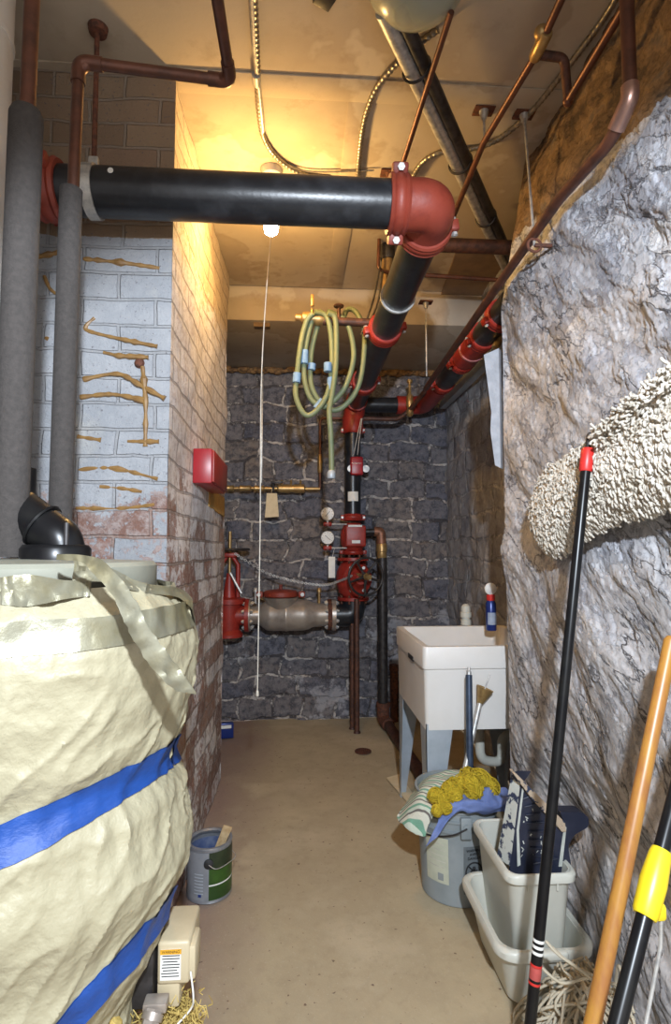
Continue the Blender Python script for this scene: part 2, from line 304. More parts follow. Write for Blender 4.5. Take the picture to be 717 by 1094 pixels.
class MB:
    def __init__(s): s.v = []; s.f = []; s.mi = []; s.cur = 0
    def add(s, vs, fs):
        o = len(s.v); s.v += [V(x) for x in vs]; s.f += [tuple(i+o for i in f) for f in fs]; s.mi += [s.cur]*len(fs); return s
    def tube(s, pts, r, n=12, closed=False, caps=True):
        pts = [V(p) for p in pts]; k = len(pts); rs = r if isinstance(r, (list, tuple)) else [r]*k
        vs = []; fs = []; u = None
        for i, p in enumerate(pts):
            a = pts[(i-1) % k] if closed or i > 0 else p; b = pts[(i+1) % k] if closed or i < k-1 else p
            d = (b-a)
            if d.length < 1e-9: d = V((0, 0, 1))
            d.normalize()
            if u is None: u = basis(d)[1]
            else:
                u = u-d*u.dot(d)
                u = u.normalized() if u.length > 1e-6 else basis(d)[1]
            w_ = d.cross(u)
            for j in range(n):
                t = 2*PI*j/n; vs.append(p+(u*math.cos(t)+w_*math.sin(t))*rs[i])
        for i in range(k if closed else k-1):
            for j in range(n):
                a = i*n+j; b = i*n+(j+1) % n; c = ((i+1) % k)*n+(j+1) % n; d = ((i+1) % k)*n+j
                fs.append((a, b, c, d))
        if caps and not closed:
            fs.append(tuple(range(n))[::-1]); fs.append(tuple(range((k-1)*n, k*n)))
        return s.add(vs, fs)
    def cyl(s, a, b, r, r2=None, n=24): return s.tube([a, b], [r, r if r2 is None else r2], n)
    def lathe(s, prof, org, axis=(0, 0, 1), n=32, caps=True):
        a, u, w_ = basis(axis); org = V(org); vs = []; fs = []
        for (r, h) in prof:
            for j in range(n):
                t = 2*PI*j/n; vs.append(org+a*h+(u*math.cos(t)+w_*math.sin(t))*max(r, 1e-5))
        for i in range(len(prof)-1):
            for j in range(n):
                fs.append((i*n+j, i*n+(j+1) % n, (i+1)*n+(j+1) % n, (i+1)*n+j))
        if caps:
            fs.append(tuple(range(n))[::-1]); fs.append(tuple(range((len(prof)-1)*n, len(prof)*n)))
        return s.add(vs, fs)
    def box(s, c, sz, rot=None, bev=0, seg=2, taper=None):
        bm = bmesh.new(); bmesh.ops.create_cube(bm, size=1)
        for v in bm.verts:
            k = 1 if taper is None or v.co.z > 0 else taper
            v.co = V((v.co.x*sz[0]*k, v.co.y*sz[1]*k, v.co.z*sz[2]))
        if bev: bmesh.ops.bevel(bm, geom=list(bm.edges), offset=bev, segments=seg, affect='EDGES', profile=.5)
        Mx = Matrix.Translation(V(c)) @ (rot.to_4x4() if rot else Matrix())
        bm.verts.index_update(); s.add([Mx @ v.co for v in bm.verts], [[v.index for v in f.verts] for f in bm.faces]); bm.free(); return s
    def sphere(s, c, r, n=16, sc=(1, 1, 1)):
        m = max(6, n//2); vs = []; fs = []; c = V(c)
        for i in range(m+1):
            a = PI*i/m
            for j in range(n):
                t = 2*PI*j/n; vs.append(c+V((math.sin(a)*math.cos(t)*r*sc[0], math.sin(a)*math.sin(t)*r*sc[1], math.cos(a)*r*sc[2])))
        for i in range(m):
            for j in range(n): fs.append((i*n+j, (i+1)*n+j, (i+1)*n+(j+1) % n, i*n+(j+1) % n))
        return s.add(vs, fs)
    def torus(s, c, axis, R, r, n=40, k=10):
        a, u, w_ = basis(axis); c = V(c)
        return s.tube([c+(u*math.cos(2*PI*i/n)+w_*math.sin(2*PI*i/n))*R for i in range(n)], r, k, closed=True)
    def prism(s, poly, off):
        n = len(poly); off = V(off); vs = [V(p) for p in poly]+[V(p)+off for p in poly]
        fs = [tuple(range(n))[::-1], tuple(range(n, 2*n))]+[(i, (i+1) % n, n+(i+1) % n, n+i) for i in range(n)]
        return s.add(vs, fs)
    def grid(s, fn, nu, nv, closed_u=False, flip=False):
        vs = [fn(i, j) for j in range(nv) for i in range(nu)]; fs = []
        for j in range(nv-1):
            for i in range(nu if closed_u else nu-1):
                q = (j*nu+i, j*nu+(i+1) % nu, (j+1)*nu+(i+1) % nu, (j+1)*nu+i); fs.append(q[::-1] if flip else q)
        return s.add(vs, fs)
    def build(s, name, mats, parent=None, base=None, recalc=True, sharp=38, label=None):
        org = BASE[parent.name] if parent else V(base) if base is not None else V((0, 0, 0))
        me = bpy.data.meshes.new(name); me.from_pydata([v-org for v in s.v], [], s.f)
        mats = mats if isinstance(mats, (list, tuple)) else [mats]
        for m in mats: me.materials.append(m)
        me.polygons.foreach_set('material_index', s.mi)
        bm = bmesh.new(); bm.from_mesh(me); bmesh.ops.remove_doubles(bm, verts=bm.verts, dist=1e-6)
        if recalc: bmesh.ops.recalc_face_normals(bm, faces=bm.faces)
        for f in bm.faces: f.smooth = True
        lim = math.radians(sharp)
        for e in bm.edges: e.smooth = len(e.link_faces) == 2 and e.calc_face_angle(0) < lim
        bm.to_mesh(me); bm.free()
        o = bpy.data.objects.new(name, me); COL.objects.link(o)
        if parent: o.parent = parent
        else: o.location = org
        BASE[o.name] = org
        if label: o['label'] = label
        return o
BASE = {}
def tag(o, label, category, group=None, kind=None):
    o['label'] = label; o['category'] = category
    if group: o['group'] = group
    if kind: o['kind'] = kind
    return o
def struct(o): o['kind'] = 'structure'; return o
def thing(name, label, category, loc, group=None):
    o = bpy.data.objects.new(name, None); COL.objects.link(o); o.location = V(loc); o.empty_display_size = .05; BASE[o.name] = V(loc)
    return tag(o, label, category, group)
def text(s_, size, loc, rot, mat, parent, name='lettering', ext=.0006):
    cu = bpy.data.curves.new(name, 'FONT'); cu.body = s_; cu.size = size; cu.extrude = ext; cu.align_x = 'CENTER'; cu.align_y = 'CENTER'; cu.space_line = .85
    t = bpy.data.objects.new('tmp', cu); COL.objects.link(t); bpy.context.view_layer.update()
    me = bpy.data.meshes.new_from_object(t.evaluated_get(bpy.context.evaluated_depsgraph_get())); bpy.data.objects.remove(t)
    Mx = Matrix.Translation(V(loc)-BASE[parent.name]) @ rot.to_4x4(); me.transform(Mx); me.materials.clear(); me.materials.append(mat)
    o = bpy.data.objects.new(name, me); COL.objects.link(o); o.parent = parent; BASE[o.name] = BASE[parent.name]; return o
FRONT = Matrix.Rotation(PI/2, 3, 'X')      # text facing -y
def fb(p, s, o=4, seed=0): return noise.fractal(V((p[0]*s+seed, p[1]*s, p[2]*s)), 1.0, 2.0, o)

# ================================================================== SETTING
ZC, ZD, YB = 2.88, 2.67, 4.33
XP, YP0, YP1 = -.42, 1.84, 3.24
def fl(i, j):
    x, y = -1.7+3.2*i/60, -1.2+5.7*j/90
    return V((x, y, .006*fb((x, y, 0), 1.3)-.003))
struct(MB().grid(fl, 61, 91).build('floor', m_floor, recalc=False))
# ceiling: main slab, and the dropped bay over the back of the room
cb = MB().box((-.1, 1.08, ZC+.05), (3.2, 4.56, .1))
ceil = struct(cb.build('ceiling', m_ceil))
dz = MB().box((-.1, 3.94, (ZD+ZC)/2+.04), (3.2, 1.12, ZC-ZD+.08), bev=.01).build('dropped_bay', m_ceil, ceil)
MB().box((-.1, 1.86, ZC-.003), (3.2, .10, .006), bev=.002).build('joint_strip', m_ceil, ceil)
MB().box((.22, 2.6, ZC-.002), (.09, 1.5, .005), bev=.0015).build('joint_strip', m_ceil, ceil)
MB().prism([A(487, 268, z=ZC), A(545, 268, z=ZC), A(545, 323, z=ZC-.0), A(468, 322, z=ZC)], (0, 0, -.012)).build('patch_board', m_board, ceil)
# pier of painted brick
pf = MB(); pf.grid(lambda i, j: V((-1.7+1.28*i/40, YP0+.012*fb((i*.032*2, 0, j*.036*2), 1.2), 2.88*j/80)), 41, 81)
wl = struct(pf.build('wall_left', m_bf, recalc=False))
def ps(i, j):
    y, z = YP0+(YP1-YP0)*i/60, 2.88*j/110
    return V((XP+.014*fb((0, y, z), 3)*min(1, i*.3), y, z))
struct(MB().grid(ps, 61, 111).build('wall_pier_side', m_bs, recalc=False))
struct(MB().grid(lambda i, j: V((XP-1.28*i/10, YP1+.0, 2.88*j/10)), 11, 11).build('wall_pier_back', m_bs, recalc=False))
struct(MB().box((-1.72, .9, 1.44), (.06, 6.9, 2.88)).build('wall_far_left', m_bf))
# back wall of squared rubble
def bw(i, j):
    x, z = -1.7+2.95*i/190, 2.7*j/170
    d = .030*fb((x, 0, z), 2.6)+.016*fb((x, 0, z), 9)
    return V((x, YB-.02-d, z))
struct(MB().grid(bw, 191, 171).build('wall_back', m_stone, recalc=False))
def sw(i, j):
    y, z = 2.1+2.3*i/110, 2.88*j/130
    return V((1.16-.022*fb((0, y, z), 3)-.010*fb((0, y, z), 10), y, z))
struct(MB().grid(sw, 111, 131).build('wall_recess', stone_mat(1), recalc=False))
# near right wall: thick rough rock, its end turned into the recess
def rx(y, z): return .835+(.11*max(0, z-2.25)/.6 if z > 2.25 else 0)+.075*min(1, max(0, (.62-z)/.22))*min(1, max(0, (2.12-y)/.25))
def rdisp(y, z):
    yy, zz = .8*y+.6*z, .8*z-.6*y
    p = (0, yy*.8, zz*1.5)
    n1 = fb(p, 1.7, 3)
    q = fb((0, yy*.9, zz*2.0), 4.2, 5, 3)*3.2+n1*1.5          # flaking layers: flat plates with sharp broken edges
    k = math.floor(q); f = q-k; f = min(1, max(0, (f-.42)/.13))
    m_ = fb((0, yy*.7, zz*1.9), 9, 4, 9)*2.6; k2 = math.floor(m_); f2 = min(1, max(0, (m_-k2-.4)/.2))
    return .030*n1+.0040*(k+f)+.0010*(k2+f2)+.0012*fb((0, yy, zz*1.4), 24, 3)
def rw(i, j):
    z = 2.88*j/420; n1 = 430
    if i <= n1:
        y = .35+1.85*i/n1
        k = 1 if i < n1-6 else (n1-i)/6*.8+.2
        return V((rx(y, z)-rdisp(y, z)*k-.004, y, z))
    q = (i-n1)/36
    return V((rx(2.2, z)+.40*q, 2.20+.02*min(1, q*4)-.012*fb((q, 0, z), 6)*(1-q), z))
struct(MB().grid(rw, 430+37, 421).build('wall_right', m_rock, recalc=False))
# crumbling mortar where the rubble meets the dropped ceiling
cm = MB()
for i in range(150):
    x = -.62+1.8*i/150; cm.sphere((x, YB-.05+random.uniform(-.02, .02), ZD-.012+random.uniform(-.02, .008)), random.uniform(.012, .028), 8, (1.5, 1, .8))
struct(cm.build('trim_mortar_edge', M('crumbling_brown_mortar', (.26, .15, .06), .95, 0, (.14, .08, .04), 30, .4, .6, .8), recalc=False))
# plaster slab curling off the wall end
cs = [A(517, 379, y=2.2), A(533, 372, y=2.2), A(535, 500, y=2.2), A(529, 497, y=2.2), A(524, 460, y=2.2), A(525, 440, y=2.2)]
tag(MB().prism(cs, (.02, .028, 0)).build('plaster_slab', M('pale_plaster', (.46, .48, .52), .8, 0, (.36, .38, .42), 20, .4, .6, .6), base=cs[2]), 'pale plaster slab curling off the end of the right rock wall', 'plaster')
# dried glue smears on the pier's face
gl = MB()
for pts in ([(40, 274), (68, 268)], [(90, 277), (130, 280), (170, 286)], [(47, 294), (53, 308), (64, 317)], [(102, 340), (93, 348), (96, 354), (130, 362), (168, 371)], [(110, 376), (118, 378), (128, 381), (158, 382)],
            [(90, 406), (125, 400), (150, 411), (176, 426)], [(86, 424), (120, 421), (154, 429)], [(153, 392), (155, 430), (155, 478)], [(84, 467), (108, 470)], [(136, 472), (170, 472)], [(84, 503), (120, 501), (168, 511)],
            [(108, 520), (130, 521), (152, 526)], [(82, 542), (130, 543), (166, 539)], [(48, 362), (52, 363)]):
    P_ = cat([A(u+random.uniform(-1, 1), v+random.uniform(-1, 1), y=YP0-.002) for u, v in pts], 9)
    gl.tube(P_, [.0062*(.8+1.8*abs(noise.noise(p*30))) for p in P_], 8)
gl.build('glue_smears', m_smear, wl)
hl = A(149, 388, y=YP0); MB().lathe([(.001, 0), (.012, .004), (.017, .012), (.010, .014)], hl-V((0, .012, 0)), (0, 1, 0), 12).build('hole', m_rust, wl)
# floor drain
dr = A(388, 803, z=.004); g = MB().lathe([(.052, 0), (.052, .006), (.044, .006), (.044, .002)], dr, n=28)
for k in range(-3, 4): g.box(dr+V((k*.012, 0, .004)), (.004, 2*math.sqrt(max(.0001, .044**2-(k*.012)**2)), .004))
tag(g.build('floor_drain', m_rust, base=dr), 'small round rusty drain grate set in the concrete floor', 'drain')

# ================================================================== PIPES
def coupling(parent, c, axis, r, side=None, w=.055, mat=None, bolts=True, name='coupling'):
    a = V(axis).normalized(); side = V(side) if side is not None else basis(a)[1]; side = (side-a*side.dot(a)).normalized()
    k = r/.08
    m = MB().lathe([(r*.98, -w/2), (r+.010*k, -w/2), (r+.016*k, -w*.36), (r+.010*k, -w*.24), (r+.016*k, -w*.1), (r+.016*k, w*.1), (r+.010*k, w*.24), (r+.016*k, w*.36), (r+.010*k, w/2), (r*.98, w/2)], c, a, 40)
    R3 = Matrix((a, side, a.cross(side))).transposed()
    for s in (1, -1): m.box(V(c)+side*(r+.022*k)*s, (w*.8, .038*k, .040*k), R3, bev=.006*k)
    o = m.build(name, mat or m_red, parent)
    if bolts:
        for s in (1, -1):
            p = V(c)+side*(r+.026*k)*s; t = a.cross(side)
            MB().cyl(p-t*.034*k, p+t*.034*k, .006*k, n=8).cyl(p+t*.022*k, p+t*.032*k, .012*k, n=6).cyl(p-t*.032*k, p-t*.022*k, .012*k, n=6).build('bolt', m_steel, o)
    return o
YM, RM = 1.68, .072
c0 = A(430, 219, y=YM); ZM = c0.z                      # horizontal main crosses in front of the pier
pL, pR = A(60, 186, y=YM), A(424, 219, y=YM); pL.z = pR.z = ZM+.0
pL = V((pL.x, YM, ZM+.0)); 
XR = A(412, 350, z=ZM).x
el = V((XR, YM, ZM)); end = V((XR, 4.10, ZM))
om = thing('overhead_main_pipe', 'thick black overhead pipe with red elbow, crossing below the ceiling and running to the back', 'pipe', el)
MB().cyl(pL, V((XR-.105, YM, ZM)), RM).build('cross_pipe', m_black, om)
ebp = fillet([V((XR-.11, YM, ZM)), el, V((XR, YM+.125, ZM))], .105, 12)
MB().tube(ebp, [RM+.006]*len(ebp), 32).build('elbow', m_red2, om)
coupling(om, (XR-.115, YM, ZM), (1, 0, 0), RM+.004, (0, -.55, 1), .06, m_red2)
coupling(om, (XR, YM+.125, ZM), (0, 1, 0), RM+.004, (1, 0, .1), .055, m_red2)
MB().cyl((XR, YM+.12, ZM), (XR, 4.02, ZM), RM-.004).build('long_pipe', m_black, om)
for (u, v) in ((414, 352), (393, 408)):
    y = A(u, v, z=ZM).y; coupling(om, (XR, y, ZM), (0, 1, 0), RM-.002, (1, 0, .15), .07, m_red)
y_ = A(431, 317, z=ZM).y; MB().lathe([(RM+.002, -.006), (RM+.004, -.006), (RM+.004, .006), (RM+.002, .006)], (XR, y_, ZM), (0, 1, 0), 36).build('hanger_ring', m_steel, om, label='thin grey metal ring')
cl = coupling(om, V((pL.x-.015, YM, ZM)), (1, 0, .0), RM+.004, (0, -1, .35), .075, m_red2)
MB().cyl((pL.x-.03, YM, ZM), (-1.685, YM, ZM), RM).build('end_pipe', m_black, om)
hx = A(100, 186, y=YM).x
MB().lathe([(RM+.001, -.016), (RM+.006, -.016), (RM+.006, .016), (RM+.001, .016)], (hx, YM, ZM), (1, 0, .02), 36).box((hx, YM, ZM+RM+.02), (.03, .02, .035), bev=.004).build('hanger_band', m_steel, om, label='pale grey hanger band')
MB().tube([(hx, YM, ZM+RM+.01), (hx-.002, YM, ZC)], .008, 10).lathe([(.03, 0), (.026, -.02), (.012, -.024)], (hx, YM, ZC)).build('hanger_rod', m_rust, om)
MB().lathe([(.0085, 0), (.0085, .001), (0, .0015)], A(118, 182, y=YM-RM), (0, -1, 0), 12).build('paint_spot', m_paper, om)

# riser with valve set on the back wall
YR = 4.10; xr = A(377, 500, y=YR).x; px = YR/600
zt = A(383, 440, y=YR).z
rs = thing('sprinkler_riser', 'black vertical riser against the back wall with red alarm valve, gauges and handwheel', 'riser', (xr, YR, A(380, 660, y=YR).z))
def Zr(v): return A(377, v, y=YR).z
MB().tube(fillet([V((XR, 3.98, ZM)), V((XR, YR, ZM)), V((xr, YR, Zr(452)))], .09, 8), .078, 28).build('top_elbow', m_red, rs)
MB().lathe([(.07, 0), (.078, .02), (.078, .12), (.062, .15)], (xr, YR, Zr(463)), n=28).build('tee', m_red, rs)
coupling(rs, (xr, YR, Zr(460)), (0, 0, 1), .060, (1, 0, 0), .05, m_red)
MB().cyl((xr, YR, Zr(462)), (xr, YR, Zr(550)), .0585).build('vertical_pipe', m_black, rs)
lab = MB().grid(lambda i, j: V((xr+.0595*math.sin(-.75+1.35*i/10), YR-.0595*math.cos(-.75+1.35*i/10), Zr(536)+(Zr(526)-Zr(536))*j)), 11, 2).build('pipe_label', m_paper, rs, label='white label on pipe')
fsb = MB().box(A(381, 498, y=YR-.075), (.092, .055, .135), bev=.012, seg=3).build('flow_switch', m_redbox, rs, label='small red flow switch box')
text('WATERFLOW', .012, A(381, 495, y=YR-.1035), FRONT, m_paper, rs); 
for s in (-1, 1): MB().lathe([(.026, 0), (.026, .004), (0, .004)], V((xr+.035+s*.055, YR-.06, Zr(502))), (0, -1, 0), 20).build('saddle_clamp_ear', m_steel, rs)
MB().tube(cat([A(378, 486, y=YR-.075), A(382, 465, y=YR-.09), A(386, 447, y=YR-.1)], 4), .004, 8).tube(cat([A(382, 486, y=YR-.075), A(384, 468, y=YR-.09), A(387, 447, y=YR-.1)], 4), .004, 8).build('switch_wires', m_steel, rs)
coupling(rs, (xr, YR, Zr(553)), (0, 0, 1), .060, (1, 0, 0), .05, m_red)
# alarm valve body
av = MB().lathe([(.058, 0), (.072, .02), (.088, .05), (.092, .10), (.088, .15), (.068, .19), (.06, .205)], (xr, YR, Zr(589)), n=28)
av.box((xr+.01, YR-.075, Zr(573)), (.15, .06, .155), bev=.014, seg=3).build('alarm_valve', m_red, rs)
MB().box((xr+.005, YR-.107, Zr(562.5)), (.10, .003, .014)).build('valve_plate', m_paper, rs)
MB().box((xr+.012, YR-.107, Zr(579)), (.06, .003, .022)).build('valve_plate', m_paper, rs)
coupling(rs, (xr, YR, Zr(590)), (0, 0, 1), .066, (1, 0, 0), .035, m_red, bolts=False, name='flange')
for v in (599, 641): MB().lathe([(.115, 0), (.115, .022), (.06, .022)], (xr, YR, Zr(v)), n=32).build('flange', m_red, rs)
for k in range(8):
    t = 2*PI*(k+.5)/8
    for v in (597, 640): MB().cyl((xr+.095*math.cos(t), YR+.095*math.sin(t), Zr(v)-.03), (xr+.095*math.cos(t), YR+.095*math.sin(t), Zr(v)+.03), .009, n=6).build('bolt', m_rust, rs)
MB().lathe([(.06, 0), (.105, .05), (.125, .12), (.12, .2), (.09, .26), (.06, .28)], (xr, YR, Zr(640)), n=28).lathe([(.11, 0), (.105, .03), (.06, .06), (.035, .12)], (xr+.02, YR-.06, Zr(618)), (.15, -1, 0), 28).build('gate_valve_body', m_red, rs)
for k in range(6):
    t = 2*PI*k/6; MB().cyl(V((xr+.02+.092*math.cos(t), YR-.085, Zr(618)+.092*math.sin(t))), V((xr+.02+.092*math.cos(t), YR-.105, Zr(618)+.092*math.sin(t))), .012, n=6).build('bolt', m_steel, rs)
wc = A(391, 616, y=YR-.27); wa = V((.35, -1, -.06)).normalized()
MB().cyl(wc-wa*.14, wc+wa*.02, .014).lathe([(.026, -.02), (.028, .0), (.02, .03), (.018, .055), (0, .056)], wc, wa, 14).build('wheel_stem', m_brass, rs)
hw = MB().torus(wc, wa, .128, .0085, 48, 10); _, wu, ww = basis(wa)
for k in range(5):
    t = 2*PI*k/5+.3; d = wu*math.cos(t)+ww*math.sin(t); hw.tube([wc+d*.015, wc+d*.07+wa*-.008, wc+d*.126], [.011, .008, .008], 8)
hw.lathe([(.028, -.012), (.028, .012)], wc, wa, 16).build('handwheel', m_dark, rs)
# lower elbow into the check valve
zc = A(300, 657, y=YR).z; xe = A(357, 657, y=YR).x
lb = fillet([V((xr, YR, Zr(640))), V((xr, YR, zc)), V((xe, YR, zc))], .12, 10); MB().tube(lb, .086, 28).build('bottom_elbow', m_black, rs)
for v, un in ((549, 0), (574.5, 1)):
    gc = A(350, v, y=YR-.06); ga = V((0, -1, 0))
    gg = MB().lathe([(.044, .03), (.050, .028), (.051, 0), (.046, -.012), (.046, -.006), (0, -.006)], gc, ga*-1, 28).build('gauge', m_steel, rs, label='round pressure gauge with white dial')
    MB().lathe([(.0455, 0), (.0455, .003)], gc-V((0, .010, 0)), ga, 28).build('dial', m_white, gg)
    nd = MB().box(gc+V((0, -.0145, 0)), (.003, .001, .05), Matrix.Rotation(.7+un*1.6, 3, 'Y'))
    for k in range(9):
        t = -2.2+4.4*k/8; nd.box(gc+V((.037*math.sin(t), -.0145, .037*math.cos(t))), (.002, .001, .008), Matrix.Rotation(t, 3, 'Y'))
    nd.build('needle', m_ink, gg)
    pz = A(350, v+11, y=YR-.06)
    MB().cyl(gc-V((0, 0, .05)), pz, .008, n=10).cyl(pz+V((.02, 0, 0)), V((xr-.05, YR-.05, pz.z)), .006, n=10).build('gauge_pipe', m_steel, rs)
    MB().lathe([(.012, -.03), (.018, -.02), (.014, 0), (.018, .02), (.012, .03)], pz, (1, 0, 0), 14).cyl(pz-V((0, .025, 0)), pz, .012, n=12).box(pz-V((0, .03, 0)), (.05, .008, .012), bev=.003).build('gauge_cock', m_red, rs)
tp = A(354.5, 606, y=YR-.1)
MB().box(tp, (.048, .002, .15), bev=.0006).tube([tp+V((.005, 0, .075)), tp+V((.02, .02, .13))], .0015, 6).build('paper_tag', m_paper, rs, label='white paper tag')
# drain trim on the right of the valve
xd = A(409, 680, y=YR).x
trp = thing('drain_pipe', 'dark drain pipe with brass union running down to a floor elbow by the sink', 'pipe', (A(409, 770, y=YR).x, YR, .05))
MB().cyl((xr+.08, YR, A(0+398, 568, y=YR).z), (xd-.03, YR, A(398, 568, y=YR).z), .022).build('side_pipe', m_dark, trp)
zt2 = A(405, 568, y=YR).z
MB().tube(fillet([V((xd-.06, YR, zt2)), V((xd-.01, YR, zt2)), V((xd-.005, YR, A(407, 582, y=YR).z))], .04, 6), .036, 20).build('bronze_elbow', M('bronze_fitting', (.28, .13, .08), .5, .5, (.18, .09, .06), 30), trp)
MB().lathe([(.030, 0), (.036, .01), (.036, .05), (.040, .055), (.040, .10), (.034, .115)], (xd-.004, YR, A(408, 597, y=YR).z)).build('brass_union', m_brass, trp)
ye = 3.88
fe = A(410, 775, y=YR)
MB().cyl((xd, YR, A(408, 596, y=YR).z), (xd, YR, .14), .036).build('down_pipe', m_dark, trp)
MB().tube(fillet([V((xd, YR, .16)), V((xd, YR, .045)), V((xd+.02, YR-.12, .045))], .07, 8), .045, 20).lathe([(.05, 0), (.05, .03)], (xd, YR, .14)).build('floor_elbow', m_rust, trp)
MB().cyl((xd+.02, YR-.1, .04), (.70, 2.75, .04), .036).build('floor_pipe', m_copd, trp)
for (u, v, r_, yy) in ((376, 660, .018, 4.06), (381, 640, .018, 3.97)):
    x = A(u+.5, 783, y=yy).x
    tag(MB().tube([(x, yy, 0), (x, yy, A(u, v, y=yy).z)], r_, 14).lathe([(.026, 0), (.022, .012)], (x, yy, 0), n=14).build('standpipe', m_copd, base=(x, yy, 0)),
        'thin rusty standpipe below the handwheel, %s of the close pair' % ('left and farther' if u == 376 else 'right and nearer'), 'pipe', 'pair of thin floor standpipes')
# dark pipe stub in the corner behind the sink
MB_ = MB().cyl((1.0, 4.2, 0), (1.0, 4.2, .0), .01)
xb = A(421, 720, y=4.22).x; tag(MB().cyl((xb, 4.22, 0), (xb, 4.22, A(421, 712, y=4.22).z), .03, n=14).lathe([(.036, 0), (.036, .04)], (xb, 4.22, A(421, 716, y=4.22).z), n=14).build('capped_stub', m_rust, base=(xb, 4.22, 0)), 'short rusty capped pipe on the back wall just left of the sink', 'pipe')

# stainless check valve and its flanges
cvx = A(310, 657, y=YR).x
ck = thing('check_valve', 'stainless steel check valve body with red cap, lying level on the back wall', 'valve', (cvx, YR, zc))
x0, x1 = A(264, 657, y=YR).x, A(352, 657, y=YR).x
MB().lathe([(.064, 0), (.064, .085), (.085, .11), (.106, .14), (.112, .17), (.113, .27), (.116, .275), (.116, .285), (.113, .29), (.112, .40), (.104, .44), (.088, .47), (.084, .52), (.078, x1-x0)], (x0, YR, zc), (1, 0, 0), 40).build('body', m_stain, ck)
MB().lathe([(.13, 0), (.03, -.17)], A(300, 638, y=YR-.02), (0, 0, 1), 28).build('neck', m_stain, ck)
cap = A(300, 635, y=YR-.02)
MB().lathe([(.118, -.016), (.124, -.01), (.124, .018), (.11, .026), (.06, .034), (.012, .036), (.012, .07), (0, .07)], cap, n=36).box(cap+V((-.15, 0, 0)), (.05, .05, .045), bev=.008).box(cap+V((.15, 0, 0)), (.05, .05, .045), bev=.008).build('red_cap', m_red2, ck)
for s in (-1, 1): MB().cyl(cap+V((.155*s, -.04, 0)), cap+V((.155*s, .02, 0)), .014, n=8).build('cap_bolt', m_steel, ck)
def bflange(x, mat, par, r=.112):
    MB().lathe([(.06, -.014), (r, -.014), (r, .014), (.06, .014)], (x, YR, zc), (1, 0, 0), 36).build('flange', mat, par)
    for k in range(8):
        t = 2*PI*(k+.5)/8; q = V((x, YR+.092*math.cos(t), zc+.092*math.sin(t))); MB().cyl(q-V((.035, 0, 0)), q+V((.035, 0, 0)), .008, n=8).cyl(q+V((.014, 0, 0)), q+V((.028, 0, 0)), .014, n=6).cyl(q-V((.028, 0, 0)), q-V((.014, 0, 0)), .014, n=6).build('bolt', m_steel, par)
bflange(x1, m_rust, ck); bflange(x1+.03, m_stain, ck); bflange(x0+.012, m_stain, ck)
for u in (273, 341):
    q = A(u, 640, y=YR-.03); MB().cyl(q-V((0, 0, .03)), q+V((0, 0, .06)), .010, n=10).lathe([(.018, 0), (.018, .02), (.01, .03)], q+V((0, 0, .05)), n=10).build('test_cock', m_steel if u < 300 else m_brass, ck)
# red gate valve partly behind the pier
gx = A(248, 640, y=YR).x
gv = thing('red_gate_valve', 'red rising stem gate valve half hidden behind the brick pier', 'valve', (gx, YR, zc))
MB().lathe([(.10, -.15), (.10, -.13), (.075, -.1), (.085, 0), (.09, .08), (.115, .085), (.115, .12), (.07, .13)], (gx-.02, YR, zc), n=28).lathe([(.07, 0), (.07, .13)], (gx-.03, YR, zc), (1, 0, 0), 24).build('valve_body', m_red, gv)
bflange(gx+.11, m_red, gv, .118)
yk = MB()
for s in (-1, 1): yk.tube([V((gx-.02+s*.06, YR, zc+.12)), V((gx-.02+s*.06, YR, zc+.36)), V((gx-.02+s*.02, YR, zc+.42))], .016, 10)
yk.box((gx-.02, YR, zc+.43), (.12, .07, .035), bev=.01).cyl((gx-.02, YR, zc+.12), (gx-.02, YR, zc+.30), .05, .02, 20).build('yoke', m_red, gv)
MB().cyl((gx-.02, YR, zc+.2), (gx-.02, YR, zc+.60), .012, n=12).build('stem', m_brass, gv)
MB().torus((gx-.02, YR, zc+.47), (0, 0, 1), .135, .010, 40, 8).tube([(gx-.155, YR, zc+.47), (gx+.115, YR, zc+.47)], .008, 8).tube([(gx-.02, YR-.135, zc+.47), (gx-.02, YR+.135, zc+.47)], .008, 8).build('handwheel', m_dark, gv)
MB().tube([A(246, 612, y=YR-.1), A(258, 634, y=YR-.12)], .009, 8).build('locking_lever', m_steel, gv)
# chain
chp = cat([A(252, 592, y=YR-.10), A(285, 612, y=YR-.10), (A(315, 621, y=YR-.11)), A(345, 625, y=YR-.12), A(362, 621, y=YR-.14), A(376, 615, y=YR-.2)], 16)
ch = MB()
for i in range(len(chp)-1):
    a, b = chp[i], chp[i+1]; d = (b-a).normalized(); side = basis(d)[1] if i % 2 else basis(d)[2]
    ch.tube([a-d*.004+side*.006*sx for sx in (0, 1, 0)] if False else [a+d*.01*math.cos(t)+side*.007*math.sin(t) for t in [2*PI*k/8 for k in range(8)]], .002, 5, closed=True)
tag(ch.build('chain', m_steel, base=chp[40]), 'thin steel chain sagging between the red gate valve and the handwheel', 'chain')

